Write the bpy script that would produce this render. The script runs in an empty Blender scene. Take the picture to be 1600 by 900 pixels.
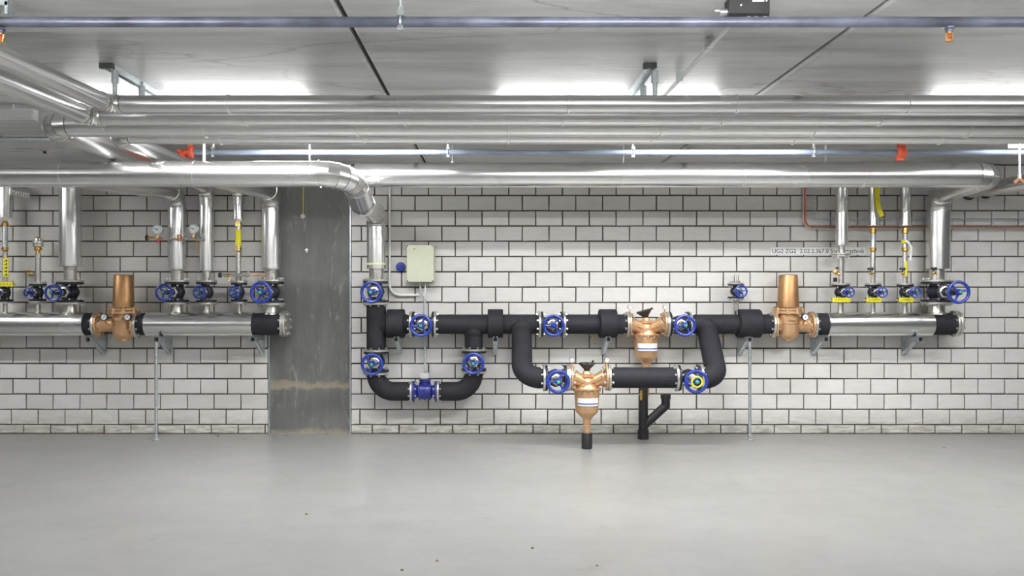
import bpy, math, random
from mathutils import Vector, Matrix
random.seed(7)
C = bpy.context.scene.collection
sc = bpy.context.scene
PI = math.pi
# ------------------------------------------------------------------ camera, world, exposure
D = 8.0; EYE = 1.444; VX, VY = 768.0, 445.0; SC = 161.0
cam = bpy.data.objects.new('camera', bpy.data.cameras.new('camera')); C.objects.link(cam)
cam.location = (0, -D, EYE); cam.rotation_euler = (PI/2, 0, 0)
cam.data.sensor_width = 36; cam.data.lens = SC*D/1600*36
cam.data.shift_x = .02; cam.data.shift_y = -.003125
sc.camera = cam
w = bpy.data.worlds.new('world'); sc.world = w; w.use_nodes = True
w.node_tree.nodes['Background'].inputs[0].default_value = (.9, .95, 1, 1)
w.node_tree.nodes['Background'].inputs[1].default_value = .12
vs = sc.view_settings; vs.view_transform = 'Standard'; vs.look = 'None'; vs.gamma = 1; vs.use_curve_mapping = False
vs.exposure = 0.12
CEIL = EYE + 1.17
LAMP_NEAR, LAMP_MID, LAMP_FAR, LAMP_WALL = 60, 2.6, 60, 45   # watt-like strengths of the lamp rows, nearest the brick wall first
# lamps: (x, distance from brick wall, power)
LAMPS = [(-1.9, 2.64, LAMP_NEAR), (.75, 2.64, LAMP_NEAR), (3.55, 2.64, LAMP_NEAR), (-1.1, 1.75, LAMP_WALL*.9), (1.75, 1.75, LAMP_WALL), (4.6, 1.75, LAMP_WALL*.6), (-5.4, 1.75, LAMP_WALL*.8),  # last one is unseen, added to brighten the left side
         (-5.2, 6.2, LAMP_MID), (-2.2, 6.2, LAMP_MID), (.8, 6.2, LAMP_MID), (3.8, 6.2, LAMP_MID),  # unseen row, added so that its uplights brighten the ceiling
         (-3.8, 10.2, LAMP_FAR), (0, 10.2, LAMP_FAR), (3.8, 10.2, LAMP_FAR)]

def zr(zw): return D/(D-zw)
def P(px, py, zw):          # a point seen at (px, py) that lies zw metres in front of the brick wall
    k = SC*zr(zw)
    return Vector(((px-VX)/k, -zw, EYE+(VY-py)/k))
def S(px, zw): return px/SC/zr(zw)

# ------------------------------------------------------------------ materials
def newmat(name):
    m = bpy.data.materials.new(name); m.use_nodes = True
    nt = m.node_tree; b = nt.nodes['Principled BSDF']
    return m, nt, b
def simple(name, col, rough=.5, metal=0, var=.06, scale=20, bump=0, emit=0, stretch=(1,1,1), aniso=0):
    m, nt, b = newmat(name)
    N = nt.nodes; L = nt.links
    tc = N.new('ShaderNodeTexCoord'); mp = N.new('ShaderNodeMapping'); mp.inputs['Scale'].default_value = stretch
    L.new(tc.outputs['Object'], mp.inputs['Vector'])
    no = N.new('ShaderNodeTexNoise'); no.inputs['Scale'].default_value = scale; no.inputs['Detail'].default_value = 4
    L.new(mp.outputs[0], no.inputs['Vector'])
    mr = N.new('ShaderNodeMapRange'); mr.inputs['From Min'].default_value = .3; mr.inputs['From Max'].default_value = .7
    mr.inputs['To Min'].default_value = 1-var; mr.inputs['To Max'].default_value = 1+var
    L.new(no.outputs[0], mr.inputs[0])
    hs = N.new('ShaderNodeHueSaturation'); hs.inputs['Color'].default_value = (*col, 1)
    L.new(mr.outputs[0], hs.inputs['Value']); L.new(hs.outputs[0], b.inputs['Base Color'])
    b.inputs['Roughness'].default_value = rough; b.inputs['Metallic'].default_value = metal
    if metal:
        mr2 = N.new('ShaderNodeMapRange'); mr2.inputs['To Min'].default_value = max(0, rough-.06); mr2.inputs['To Max'].default_value = rough+.06
        L.new(no.outputs[0], mr2.inputs[0]); L.new(mr2.outputs[0], b.inputs['Roughness'])
    if bump:
        bp = N.new('ShaderNodeBump'); bp.inputs['Strength'].default_value = bump; bp.inputs['Distance'].default_value = .01
        L.new(no.outputs[0], bp.inputs['Height']); L.new(bp.outputs[0], b.inputs['Normal'])
    if emit:
        b.inputs['Emission Color'].default_value = (*col, 1); b.inputs['Emission Strength'].default_value = emit
    return m
def noise(nt, scale, detail=5, rough=.5, vec=None, dist=0):
    n = nt.nodes.new('ShaderNodeTexNoise'); n.inputs['Scale'].default_value = scale; n.inputs['Detail'].default_value = detail
    n.inputs['Roughness'].default_value = rough; n.inputs['Distortion'].default_value = dist
    if vec is not None: nt.links.new(vec, n.inputs['Vector'])
    return n.outputs[0]
def ramp(nt, fac, stops):
    r = nt.nodes.new('ShaderNodeValToRGB'); e = r.color_ramp.elements
    e[0].position, e[0].color = stops[0][0], (*stops[0][1], 1); e[1].position, e[1].color = stops[-1][0], (*stops[-1][1], 1)
    for p, c in stops[1:-1]:
        k = e.new(p); k.color = (*c, 1)
    nt.links.new(fac, r.inputs[0]); return r.outputs[0]
def mix(nt, a, b, fac, mode='MIX'):
    m = nt.nodes.new('ShaderNodeMix'); m.data_type = 'RGBA'; m.blend_type = mode
    for s, v in ((m.inputs[0], fac), (m.inputs[6], a), (m.inputs[7], b)):
        if isinstance(v, (int, float)): s.default_value = v
        elif isinstance(v, tuple): s.default_value = (*v, 1)
        else: nt.links.new(v, s)
    return m.outputs[2]
def worldpos(nt, scale=(1,1,1)):
    g = nt.nodes.new('ShaderNodeNewGeometry'); mp = nt.nodes.new('ShaderNodeMapping'); mp.inputs['Scale'].default_value = scale
    nt.links.new(g.outputs['Position'], mp.inputs['Vector']); return mp.outputs[0]
def bumpto(nt, b, h, s, d=.01):
    bp = nt.nodes.new('ShaderNodeBump'); bp.inputs['Strength'].default_value = s; bp.inputs['Distance'].default_value = d
    nt.links.new(h, bp.inputs['Height']); nt.links.new(bp.outputs[0], b.inputs['Normal'])

def brick_mat():
    m, nt, b = newmat('sand_lime_brick'); N = nt.nodes; L = nt.links
    oi = N.new('ShaderNodeObjectInfo')
    wp = worldpos(nt)
    base = ramp(nt, oi.outputs['Random'], [(0, (.62, .605, .58)), (.5, (.66, .645, .62)), (1, (.70, .685, .66))])
    n1 = noise(nt, 1.1, 3, .5, wp); base = mix(nt, base, (.56, .54, .50), ramp(nt, n1, [(.52, (0,0,0)), (.75, (.6,.6,.6))]))
    n2 = noise(nt, 14, 5, .6, worldpos(nt, (.6, 1, 2.2)))
    base = mix(nt, base, ramp(nt, n2, [(.3, (.78,.78,.77)), (.62, (1,1,1))]), .3, 'MULTIPLY')
    # damp grimy bottom courses
    sx = N.new('ShaderNodeSeparateXYZ'); L.new(worldpos(nt), sx.inputs[0])
    mr = N.new('ShaderNodeMapRange'); mr.inputs['From Min'].default_value = .22; mr.inputs['From Max'].default_value = .03
    L.new(sx.outputs[2], mr.inputs[0])
    n3 = noise(nt, 7, 6, .65, worldpos(nt, (1, 1, 4)))
    mu = N.new('ShaderNodeMath'); mu.operation = 'MULTIPLY'; L.new(mr.outputs[0], mu.inputs[0])
    L.new(ramp(nt, n3, [(.35, (.1,.1,.1)), (.6, (1,1,1))]), mu.inputs[1])
    base = mix(nt, base, (.33, .31, .26), mu.outputs[0])
    L.new(base, b.inputs['Base Color']); b.inputs['Roughness'].default_value = .75
    bumpto(nt, b, noise(nt, 60, 4, .6, wp), .25, .004)
    return m
def concrete_floor():
    m, nt, b = newmat('floor_screed'); N = nt.nodes; L = nt.links
    wp = worldpos(nt)
    c = ramp(nt, noise(nt, .55, 5, .55, worldpos(nt, (.5, 1.3, 1))), [(.3, (.23, .229, .217)), (.7, (.278, .277, .265))])
    c = mix(nt, c, ramp(nt, noise(nt, 5, 8, .7, wp, .6), [(.25, (.86,.86,.84)), (.6, (1,1,1))]), .75, 'MULTIPLY')
    c = mix(nt, c, ramp(nt, noise(nt, 2.2, 6, .75, worldpos(nt, (1, 2.2, 1)), 1.2), [(.60, (1,1,1)), (.70, (.80,.79,.76))]), .8, 'MULTIPLY')
    vo = N.new('ShaderNodeTexVoronoi'); vo.inputs['Scale'].default_value = 3.2; L.new(wp, vo.inputs['Vector'])
    c = mix(nt, c, ramp(nt, vo.outputs['Distance'], [(.012, (.35,.34,.3)), (.025, (1,1,1))]), .8, 'MULTIPLY')
    L.new(c, b.inputs['Base Color'])
    r = N.new('ShaderNodeMapRange'); r.inputs['To Min'].default_value = .24; r.inputs['To Max'].default_value = .40; b.inputs['IOR'].default_value = 1.6
    L.new(noise(nt, 3, 5, .6, wp), r.inputs[0]); L.new(r.outputs[0], b.inputs['Roughness'])
    bumpto(nt, b, noise(nt, 2.4, 4, .5, wp), .12, .02)
    return m
def concrete_ceiling():
    m, nt, b = newmat('ceiling_concrete'); N = nt.nodes; L = nt.links
    wp = worldpos(nt)
    c = ramp(nt, noise(nt, .8, 5, .6, worldpos(nt, (.5, 1.2, 1)), .6), [(.3, (.50, .50, .49)), (.55, (.63, .635, .635)), (.75, (.72, .725, .73))])
    c = mix(nt, c, ramp(nt, noise(nt, 3, 8, .7, worldpos(nt, (.35, 2.2, 1)), .8), [(.32, (.62,.61,.59)), (.58, (1,1,1))]), .8, 'MULTIPLY')
    c = mix(nt, c, ramp(nt, noise(nt, 1.3, 7, .7, worldpos(nt, (.35, 3.5, 1)), 1.5), [(.62, (1,1,1)), (.7, (.72,.68,.58))]), .8, 'MULTIPLY')
    # wandering hairline: thin band of a distorted wave
    wv = N.new('ShaderNodeTexNoise'); wv.inputs['Scale'].default_value = .45; wv.inputs['Detail'].default_value = 6
    L.new(worldpos(nt, (.6, 1.4, 1)), wv.inputs['Vector'])
    c = mix(nt, c, (.26, .25, .23), ramp(nt, wv.outputs[0], [(.495, (0,0,0)), (.5, (.75,.75,.75)), (.505, (0,0,0))]))
    L.new(c, b.inputs['Base Color']); b.inputs['Roughness'].default_value = .34; b.inputs['IOR'].default_value = 1.6
    bumpto(nt, b, noise(nt, 9, 5, .6, wp), .15, .01)
    return m
def concrete_pillar():
    m, nt, b = newmat('pillar_concrete'); N = nt.nodes; L = nt.links
    c = ramp(nt, noise(nt, 1.6, 6, .6, worldpos(nt, (1, 1, .8)), .5), [(.3, (.095, .098, .092)), (.7, (.165, .168, .158))])
    c = mix(nt, c, ramp(nt, noise(nt, 14, 5, .7, worldpos(nt, (1, 1, .08))), [(.35, (.72,.72,.72)), (.7, (1.15,1.15,1.15))]), .6, 'MULTIPLY')
    c = mix(nt, c, (.48, .47, .43), ramp(nt, noise(nt, 2.2, 7, .75, worldpos(nt, (2.6, 1, .7)), 1.6), [(.57, (0,0,0)), (.70, (.4,.4,.4))]))
    sx = N.new('ShaderNodeSeparateXYZ'); L.new(worldpos(nt), sx.inputs[0])
    ad = N.new('ShaderNodeMath'); ad.operation = 'MULTIPLY_ADD'; L.new(noise(nt, 7, 5, .7, worldpos(nt)), ad.inputs[0]); ad.inputs[1].default_value = .16; L.new(sx.outputs[2], ad.inputs[2])
    band = ramp(nt, ad.outputs[0], [(.50, (0,0,0)), (.53, (.75,.75,.75)), (.57, (.55,.55,.55)), (.60, (0,0,0))])
    c = mix(nt, c, (.34, .29, .20), band)
    foot = ramp(nt, ad.outputs[0], [(.07, (.7,.7,.7)), (.13, (0,0,0))]); c = mix(nt, c, (.34, .29, .2), foot)
    L.new(c, b.inputs['Base Color']); b.inputs['Roughness'].default_value = .6
    bumpto(nt, b, noise(nt, 12, 6, .6, worldpos(nt)), .2, .01)
    return m

M = dict(
    brick=brick_mat(), floor=concrete_floor(), ceiling=concrete_ceiling(), pillar=concrete_pillar(),
    mortar=simple('mortar', (.075, .066, .054), .95, 0, .15, 30, .3),
    wall=simple('painted_wall', (.55, .55, .53), .8, 0, .05, 2),
    alu=simple('aluminium_cladding', (.80, .80, .79), .25, 1, .015, 2, 0),
    seam=simple('aluminium_seam', (.88, .87, .85), .22, 1, .02, 10),
    steel=simple('stainless_steel', (.66, .64, .60), .3, 1, .06, 25),
    zinc=simple('galvanised_steel', (.60, .65, .67), .4, .9, .15, 40),
    flange=simple('zinc_plated_flange', (.62, .61, .56), .35, .85, .1, 40),
    bolt=simple('plated_bolt', (.70, .69, .66), .3, .9, .05, 30),
    foam=simple('black_rubber_foam', (.020, .020, .025), .68, 0, .12, 12, .12),
    cast=simple('dark_blue_black_casting', (.012, .014, .024), .42, 0, .2, 30, .2),
    blue=simple('blue_paint', (.013, .036, .27), .32, 0, .06, 20),
    navy=simple('navy_enamel', (.022, .028, .19), .3, 0, .1, 20, .05),
    bronze=simple('red_bronze', (.64, .40, .22), .42, .65, .12, 16, .1),
    bronzecap=simple('brown_bronze_cap', (.43, .245, .115), .42, .8, .14, 14, .08),
    brass=simple('brass', (.72, .46, .13), .28, 1, .08, 30),
    copper=simple('copper', (.62, .30, .16), .35, .9, .1, 30),
    plastic=simple('black_plastic', (.015, .015, .016), .4, 0, .1, 20),
    green=simple('green_plastic', (.05, .30, .16), .4),
    yellow=simple('yellow_tape', (.80, .72, .02), .5, 0, .06, 30),
    red=simple('red_paint', (.72, .045, .03), .4),
    orange=simple('orange_red_paint', (.86, .13, .06), .4),
    cable=simple('orange_cable', (.62, .17, .09), .5),
    white=simple('white_plastic', (.80, .80, .78), .45, 0, .03),
    grey=simple('grey_plastic', (.50, .51, .50), .5, 0, .03),
    box=simple('pale_green_enclosure', (.55, .57, .43), .5, 0, .02),
    paint=simple('blue_grey_pipe_paint', (.14, .15, .20), .35, .3, .55, 5, .05),
    paint2=simple('light_blue_grey_pipe', (.27, .31, .39), .5, .2, .15, 6),
    dial=simple('dial_white', (.80, .82, .84), .35, 0, .01),
    ink=simple('dark_ink', (.02, .02, .02), .7),
    debris=simple('debris_brown', (.16, .11, .06), .9),
    lamp=simple('lamp_diffuser', (1, .98, .95), .5, 0, 0, 1, 0, 1.0),
)

M['foam'].node_tree.nodes['Principled BSDF'].inputs['Specular IOR Level'].default_value = .22
# ------------------------------------------------------------------ mesh helpers
class MB:
    def __init__(s): s.v = []; s.f = []; s.sm = []
    def add(s, vs, fs, smooth=False):
        o = len(s.v); s.v += [Vector(v) for v in vs]; s.f += [[i+o for i in f] for f in fs]; s.sm += [smooth]*len(fs); return s
    def box(s, c, size, R=None, ch=0):
        c = Vector(c); hx, hy, hz = (q/2 for q in size)
        vs = [Vector((x, y, z)) for x in (-hx, hx) for y in (-hy, hy) for z in (-hz, hz)]
        if R: vs = [R @ v for v in vs]
        return s.add([c+v for v in vs], [(0,1,3,2), (4,6,7,5), (0,4,5,1), (2,3,7,6), (0,2,6,4), (1,5,7,3)])
    def bar(s, a, b, wd, ht=None):         # rectangular bar from a to b
        a, b = Vector(a), Vector(b); d = b-a; q = d.to_track_quat('X', 'Z').to_matrix()
        return s.box((a+b)/2, (d.length, wd, ht or wd), q)
    def sweep(s, pts, radii, seg=16, caps=True, smooth=True, sq=None):
        pts = [Vector(p) for p in pts]; n = len(pts)
        if not hasattr(radii, '__len__'): radii = [radii]*n
        ts = []
        for i in range(n):
            t = Vector()
            if i and (pts[i]-pts[i-1]).length > 1e-7: t += (pts[i]-pts[i-1]).normalized()
            if i < n-1 and (pts[i+1]-pts[i]).length > 1e-7: t += (pts[i+1]-pts[i]).normalized()
            ts.append(t.normalized() if t.length > 1e-7 else ts[-1])
        u = ts[0].orthogonal().normalized()
        vs = []
        for i in range(n):
            u = (u - ts[i]*u.dot(ts[i])).normalized(); w_ = ts[i].cross(u)
            vs += [pts[i]+(u*math.cos(2*PI*k/seg)+w_*math.sin(2*PI*k/seg))*radii[i] for k in range(seg)]
        fs = [(i*seg+k, i*seg+(k+1) % seg, (i+1)*seg+(k+1) % seg, (i+1)*seg+k) for i in range(n-1) for k in range(seg)]
        s.add(vs, fs, smooth)
        if caps:
            o = len(s.v)-len(vs)
            s.f += [[o+k for k in reversed(range(seg))], [o+(n-1)*seg+k for k in range(seg)]]; s.sm += [False, False]
        return s
    def lathe(s, prof, o, ax, seg=24, smooth=False, caps=True):  # prof: (t along axis, r)
        o = Vector(o); ax = Vector(ax).normalized(); u = ax.orthogonal().normalized(); w_ = ax.cross(u); n = len(prof)
        vs = [o+ax*t+(u*math.cos(2*PI*k/seg)+w_*math.sin(2*PI*k/seg))*max(r, 1e-5) for t, r in prof for k in range(seg)]
        fs = [(i*seg+k, i*seg+(k+1) % seg, (i+1)*seg+(k+1) % seg, (i+1)*seg+k) for i in range(n-1) for k in range(seg)]
        s.add(vs, fs, smooth)
        if caps:
            b = len(s.v)-len(vs)
            s.f += [[b+k for k in reversed(range(seg))], [b+(n-1)*seg+k for k in range(seg)]]; s.sm += [False, False]
        return s
    def disc(s, o, ax, r, t, seg=24, bev=.15):
        b = min(t*bev, r*.2)
        return s.lathe([(-t/2, r-b), (-t/2+b, r), (t/2-b, r), (t/2, r-b)], o, ax, seg)
    def cyl(s, a, b, r, seg=12, smooth=True): return s.sweep([a, b], r, seg, True, smooth)
    def ball(s, c, r, seg=12, sy=1):
        return s.lathe([(-r*math.cos(PI*i/8)*sy, r*math.sin(PI*i/8)) for i in range(9)], c, (0, 0, 1), seg, True, False)
    def bolts(s, o, ax, R, n, r, l, ph=0):   # hexagonal heads in a ring, length l centred
        o = Vector(o); ax = Vector(ax).normalized(); u = Vector((0, 0, 1)) if abs(ax.z) < .9 else Vector((1, 0, 0)); w_ = ax.cross(u)
        for k in range(n):
            a = 2*PI*(k+.5)/n+ph; c = o+(u*math.cos(a)+w_*math.sin(a))*R
            s.sweep([c-ax*l/2, c+ax*l/2], r*.55, 6, True, False)
            s.sweep([c-ax*l/2, c-ax*(l/2-r)], r, 6, True, False); s.sweep([c+ax*(l/2-r), c+ax*l/2], r, 6, True, False)
        return s
    def torus(s, c, ax, R, r, seg=40, ss=10):
        c = Vector(c); ax = Vector(ax).normalized(); u = ax.orthogonal().normalized(); w_ = ax.cross(u)
        vs = []
        for i in range(seg):
            d = u*math.cos(2*PI*i/seg)+w_*math.sin(2*PI*i/seg)
            vs += [c+d*(R+r*math.cos(2*PI*k/ss))+ax*r*math.sin(2*PI*k/ss) for k in range(ss)]
        fs = [(i*ss+k, ((i+1) % seg)*ss+k, ((i+1) % seg)*ss+(k+1) % ss, i*ss+(k+1) % ss) for i in range(seg) for k in range(ss)]
        return s.add(vs, fs, True)

INV = {}
def build(name, mb, mat, parent=None, local=False):
    me = bpy.data.meshes.new(name)
    inv = INV.get(parent) if (parent and not local) else None
    vs = [inv @ v for v in mb.v] if inv else mb.v
    me.from_pydata([tuple(v) for v in vs], [], mb.f); me.polygons.foreach_set('use_smooth', mb.sm); me.update()
    if any(mb.sm): me.set_sharp_from_angle(angle=math.radians(38))
    me.materials.append(M[mat] if isinstance(mat, str) else mat)
    o = bpy.data.objects.new(name, me); C.objects.link(o)
    if 'bolts' in name or name in ('lid_screws', 'pen_scribble', 'wire_mesh', 'chain'): o['kind'] = 'stuff'
    if parent: o.parent = parent; INV[o] = INV[parent]
    else: INV[o] = Matrix()
    return o
def tag(o, label, cat, group=None):
    o['label'] = label; o['category'] = cat
    if group: o['group'] = group
    return o
def thing(name, label, cat, loc, group=None, R=None):
    o = bpy.data.objects.new(name, None); o.empty_display_size = .05; C.objects.link(o)
    mat = Matrix.Translation(Vector(loc)) @ (R.to_4x4() if R else Matrix())
    o.matrix_world = mat; INV[o] = mat.inverted()
    return tag(o, label, cat, group)
def structure(o): o['kind'] = 'structure'; return o

TAN = {}; KEEP = []
def fillet(corners, bends, n=8):
    """polyline with rounded corners -> list of pieces ('s', [a,b]) or ('e', [points])"""
    cs = [Vector(c) for c in corners]; out = []; cur = cs[0]
    for i in range(1, len(cs)-1):
        a = (cs[i-1]-cs[i]).normalized(); b = (cs[i+1]-cs[i]).normalized(); r = bends[i-1]
        ang = a.angle(b); t = r/math.tan(ang/2)
        t = min(t, (cs[i]-cur).length*.98, (cs[i+1]-cs[i]).length*(.5 if i < len(cs)-2 else .98)); r = t*math.tan(ang/2)
        p0, p1 = cs[i]+a*t, cs[i]+b*t; ctr = cs[i]+(a+b).normalized()*(r/math.sin(ang/2))
        u, v = (p0-ctr), (p1-ctr); tot = u.angle(v); axis = u.cross(v).normalized()
        arc = [ctr+Matrix.Rotation(tot*k/n, 3, axis) @ u for k in range(n+1)]
        out += [('s', [cur, p0]), ('e', arc)]; TAN[id(arc)] = (-a, b); KEEP.append(arc); cur = p1
    out.append(('s', [cur, cs[-1]])); return out

def clad_pipe(root, corners, bends, r, seams=(), gores=5, seg=32, radii=None, endcap=True):
    """aluminium clad pipe: separate cladding sections with beaded seams, elbows of gore segments"""
    bead = .0055
    for kind, pts in fillet(corners, bends, gores):
        if (pts[-1]-pts[0]).length < .01: continue
        if kind == 's':
            a, b = pts; L = (b-a).length; d = (b-a)/L
            cuts = sorted([(s_-a.x)/d.x for s_ in seams if abs(d.x) > .7 and 0.02 < (s_-a.x)/d.x < L-.02])
            cuts = [0]+cuts+[L]
            for c0, c1 in zip(cuts, cuts[1:]):
                q0, q1 = a+d*c0, a+d*c1
                mb = MB().sweep([q0, q1], r, seg, endcap)
                o = build('cladding_section', mb, 'alu', root)
                sb = MB().sweep([q0+d*.001, q0+d*.004, q0+d*.012, q0+d*.015], [r, r+bead, r+bead, r], seg, False)
                build('seam_bead', sb, 'seam', o)
        else:
            for a, b in zip(pts, pts[1:]):
                i = pts.index(a); tin, tout = TAN[id(pts)]
                # mitred gore: rings share tangent at arc points
                ta = (pts[min(i+1, len(pts)-1)]-pts[max(i-1, 0)]).normalized(); tb = (pts[min(i+2, len(pts)-1)]-pts[i]).normalized()
                if i == 0: ta = tin
                if i == len(pts)-2: tb = tout
                mb = MB(); vs = []
                u = (b-a).normalized().orthogonal().normalized(); w_ = (b-a).normalized().cross(u); dd = (b-a).normalized()
                for p, t in ((a, ta), (b, tb)):
                    for k in range(seg):
                        q = p+(u*math.cos(2*PI*k/seg)+w_*math.sin(2*PI*k/seg))*r
                        q = q-dd*((q-p).dot(t)/dd.dot(t)); vs.append(q)
                mb.add(vs, [(k, (k+1) % seg, seg+(k+1) % seg, seg+k) for k in range(seg)], True)
                o = build('elbow_segment', mb, 'alu', root)
                ring = vs[:seg]; c = sum(ring, Vector())/seg
                rv = [c+(q-c)*(1+bead/r) - dd*.004 for q in ring]+[c+(q-c)*(1+bead/r)+dd*.005 for q in ring]
                build('seam_bead', MB().add(rv, [(k, (k+1) % seg, seg+(k+1) % seg, seg+k) for k in range(seg)], True), 'seam', o)

def smooth_path(corners, bends, n=8):
    pts = []
    for kind, p in fillet(corners, bends, n):
        for q in p:
            if not pts or (q-pts[-1]).length > 1e-4: pts.append(q)
    return pts
def tube(corners, bends, r, seg=14, n=8, mb=None):
    return (mb or MB()).sweep(smooth_path(corners, bends, n), r, seg)

# ------------------------------------------------------------------ the room
# floor and ceiling
mb = MB().box((0, -6.5, -.1), (24, 14.2, .2)); structure(build('floor', mb, 'floor'))
slab = structure(build('ceiling', MB().box((0, -6.5, CEIL+.18), (24, 14.2, .3)), 'mortar'))
jx = [-12, -7.50, -5.215, -2.93, -.644, 1.642, 3.928, 6.214, 8.5, 12]
for a, b in zip(jx, jx[1:]):
    e = .011; h = .045
    mb = MB(); x0, x1 = a+e, b-e; y0, y1 = -13.6, .06; z0 = CEIL; z1 = CEIL+h; c = .012
    vs = [(x0+c, y0, z0), (x1-c, y0, z0), (x1, y0, z0+c), (x1, y0, z1), (x0, y0, z1), (x0, y0+0, z0+c)]
    vs += [(x, y1, z) for x, _, z in vs]
    mb.add(vs, [(0,1,2,3,4,5), (6,11,10,9,8,7)]+[(i, 6+i, 6+(i+1) % 6, (i+1) % 6) for i in range(6)])
    build('concrete_panel', mb, 'ceiling', slab)
structure(build('wall_left', MB().box((-9.1, -6.5, 1.35), (.2, 14.2, 2.9)), 'wall'))
structure(build('wall_right', MB().box((9.1, -6.5, 1.35), (.2, 14.2, 2.9)), 'wall'))
structure(build('wall_rear', MB().box((0, -13.6, 1.35), (18.4, .2, 2.9)), 'wall'))

# brick wall: sand-lime bricks laid in running bond, each its own mesh
BW, BH, JT = 41.87/SC, 23.87/SC, .0115
def brick_mesh(wd, ht, rnd):
    d = .09; c = .004; j = lambda s=.0018: rnd.uniform(-s, s)
    x0, x1, z0, z1 = -wd/2, wd/2, -ht/2, ht/2
    back = [(x0, d, z0), (x1, d, z0), (x1, d, z1), (x0, d, z1)]
    mid = [(x0+j(), c, z0+j()), (x1+j(), c, z0+j()), (x1+j(), c, z1+j()), (x0+j(), c, z1+j())]
    fr = [(p[0]+(c if p[0] < 0 else -c), 0, p[2]+(c if p[2] < 0 else -c)) for p in mid]
    m = MB().add(back+mid+fr, [(0,4,5,1)[::-1], (1,5,6,2)[::-1], (2,6,7,3)[::-1], (3,7,4,0)[::-1]]+[(4+i, 4+(i+1) % 4, 8+(i+1) % 4, 8+i) for i in range(4)]+[(8,9,10,11)])
    return m
rnd = random.Random(3)
def mesh_of(mb, name, mat):
    me = bpy.data.meshes.new(name); me.from_pydata([tuple(v) for v in mb.v], [], mb.f); me.materials.append(M[mat]); return me
variants = [mesh_of(brick_mesh(BW-JT, BH-JT, rnd), 'brick', 'brick') for _ in range(10)]
PX0, PX1 = (419.5-VX)/SC, (548.5-VX)/SC     # pillar edges
rows = []
z_top = CEIL+.02
r0 = EYE+(VY-663.5)/SC                      # top of the low bottom course
k = 0
rows.append((0.0, r0, 37.3))
while r0+k*BH < z_top:
    off = 20.4+BW*SC/2 if k % 2 == 1 else 20.4
    if k == 0: off = 18.1
    rows.append((r0+k*BH, min(r0+(k+1)*BH, z_top), off)); k += 1
def brick_section(name, xa, xb, hide_px):
    w_ = structure(build(name, MB().box(((xa+xb)/2, .108, CEIL/2+.01), (xb-xa, .2, CEIL+.02)), 'mortar'))
    rest = MB(); count = 0; cand = []
    for (z0, z1, off) in rows:
        o = (off-VX)/SC; n0 = math.floor((xa-o)/BW)-1
        for n in range(n0, n0+90):
            x0, x1 = o+n*BW, o+(n+1)*BW
            x0c, x1c = max(x0, xa), min(x1, xb)
            if x1c-x0c < .03: continue
            cand.append((x0c, x1c, z0, z1, x0c == x0 and x1c == x1 and abs(z1-z0-BH) < 1e-4))
    def prio(c):
        px = VX+SC*(c[0]+c[1])/2; py = VY-SC*((c[2]+c[3])/2-EYE)
        if px < -15 or px > 1615 or py < 294: return 9
        if hide_px(px, py): return 5
        return 1 if c[4] else 2
    cand.sort(key=prio)
    for i, (x0, x1, z0, z1, full) in enumerate(cand):
        loc = ((x0+x1)/2, -.0085+rnd.uniform(-.0012, .0012), (z0+z1)/2)
        if count < 299 and prio((x0, x1, z0, z1, full)) < 9:
            me = rnd.choice(variants) if full else mesh_of(brick_mesh(x1-x0-JT, z1-z0-JT, rnd), 'brick', 'brick')
            ob = bpy.data.objects.new('brick', me); C.objects.link(ob); ob.parent = w_; ob.location = loc; count += 1
        else:
            q = brick_mesh(x1-x0-JT, z1-z0-JT, rnd); rest.add([v+Vector(loc) for v in q.v], q.f)
    if rest.v:
        o = build('brick_rest', rest, 'brick', w_); o.name = 'brickwork'; o['kind'] = 'stuff'
def hidR(px, py):
    return (487 < py < 525 and (570 < px < 1500)) or px > 1485 or (py < 330 and px < 1250) or (py > 640 and px > 1200)
brick_section('wall_back_left', -9.0, PX0, lambda px, py: False)
brick_section('wall_back', PX1, 9.0, hidR)
# concrete pillar between the two brick sections, with narrow steel edge strips
p = structure(build('wall_pillar', MB().box(((PX0+PX1)/2, .13, CEIL/2+.01), (PX1-PX0, .2, CEIL+.02)), 'pillar'))
for x in (PX0+.006, PX1-.006): build('edge_strip', MB().box((x, .012, CEIL/2), (.010, .04, CEIL)), 'zinc', p)
build('edge_strip', MB().box((PX1-.03, .026, CEIL/2), (.034, .01, CEIL)), 'pillar', p)

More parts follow.
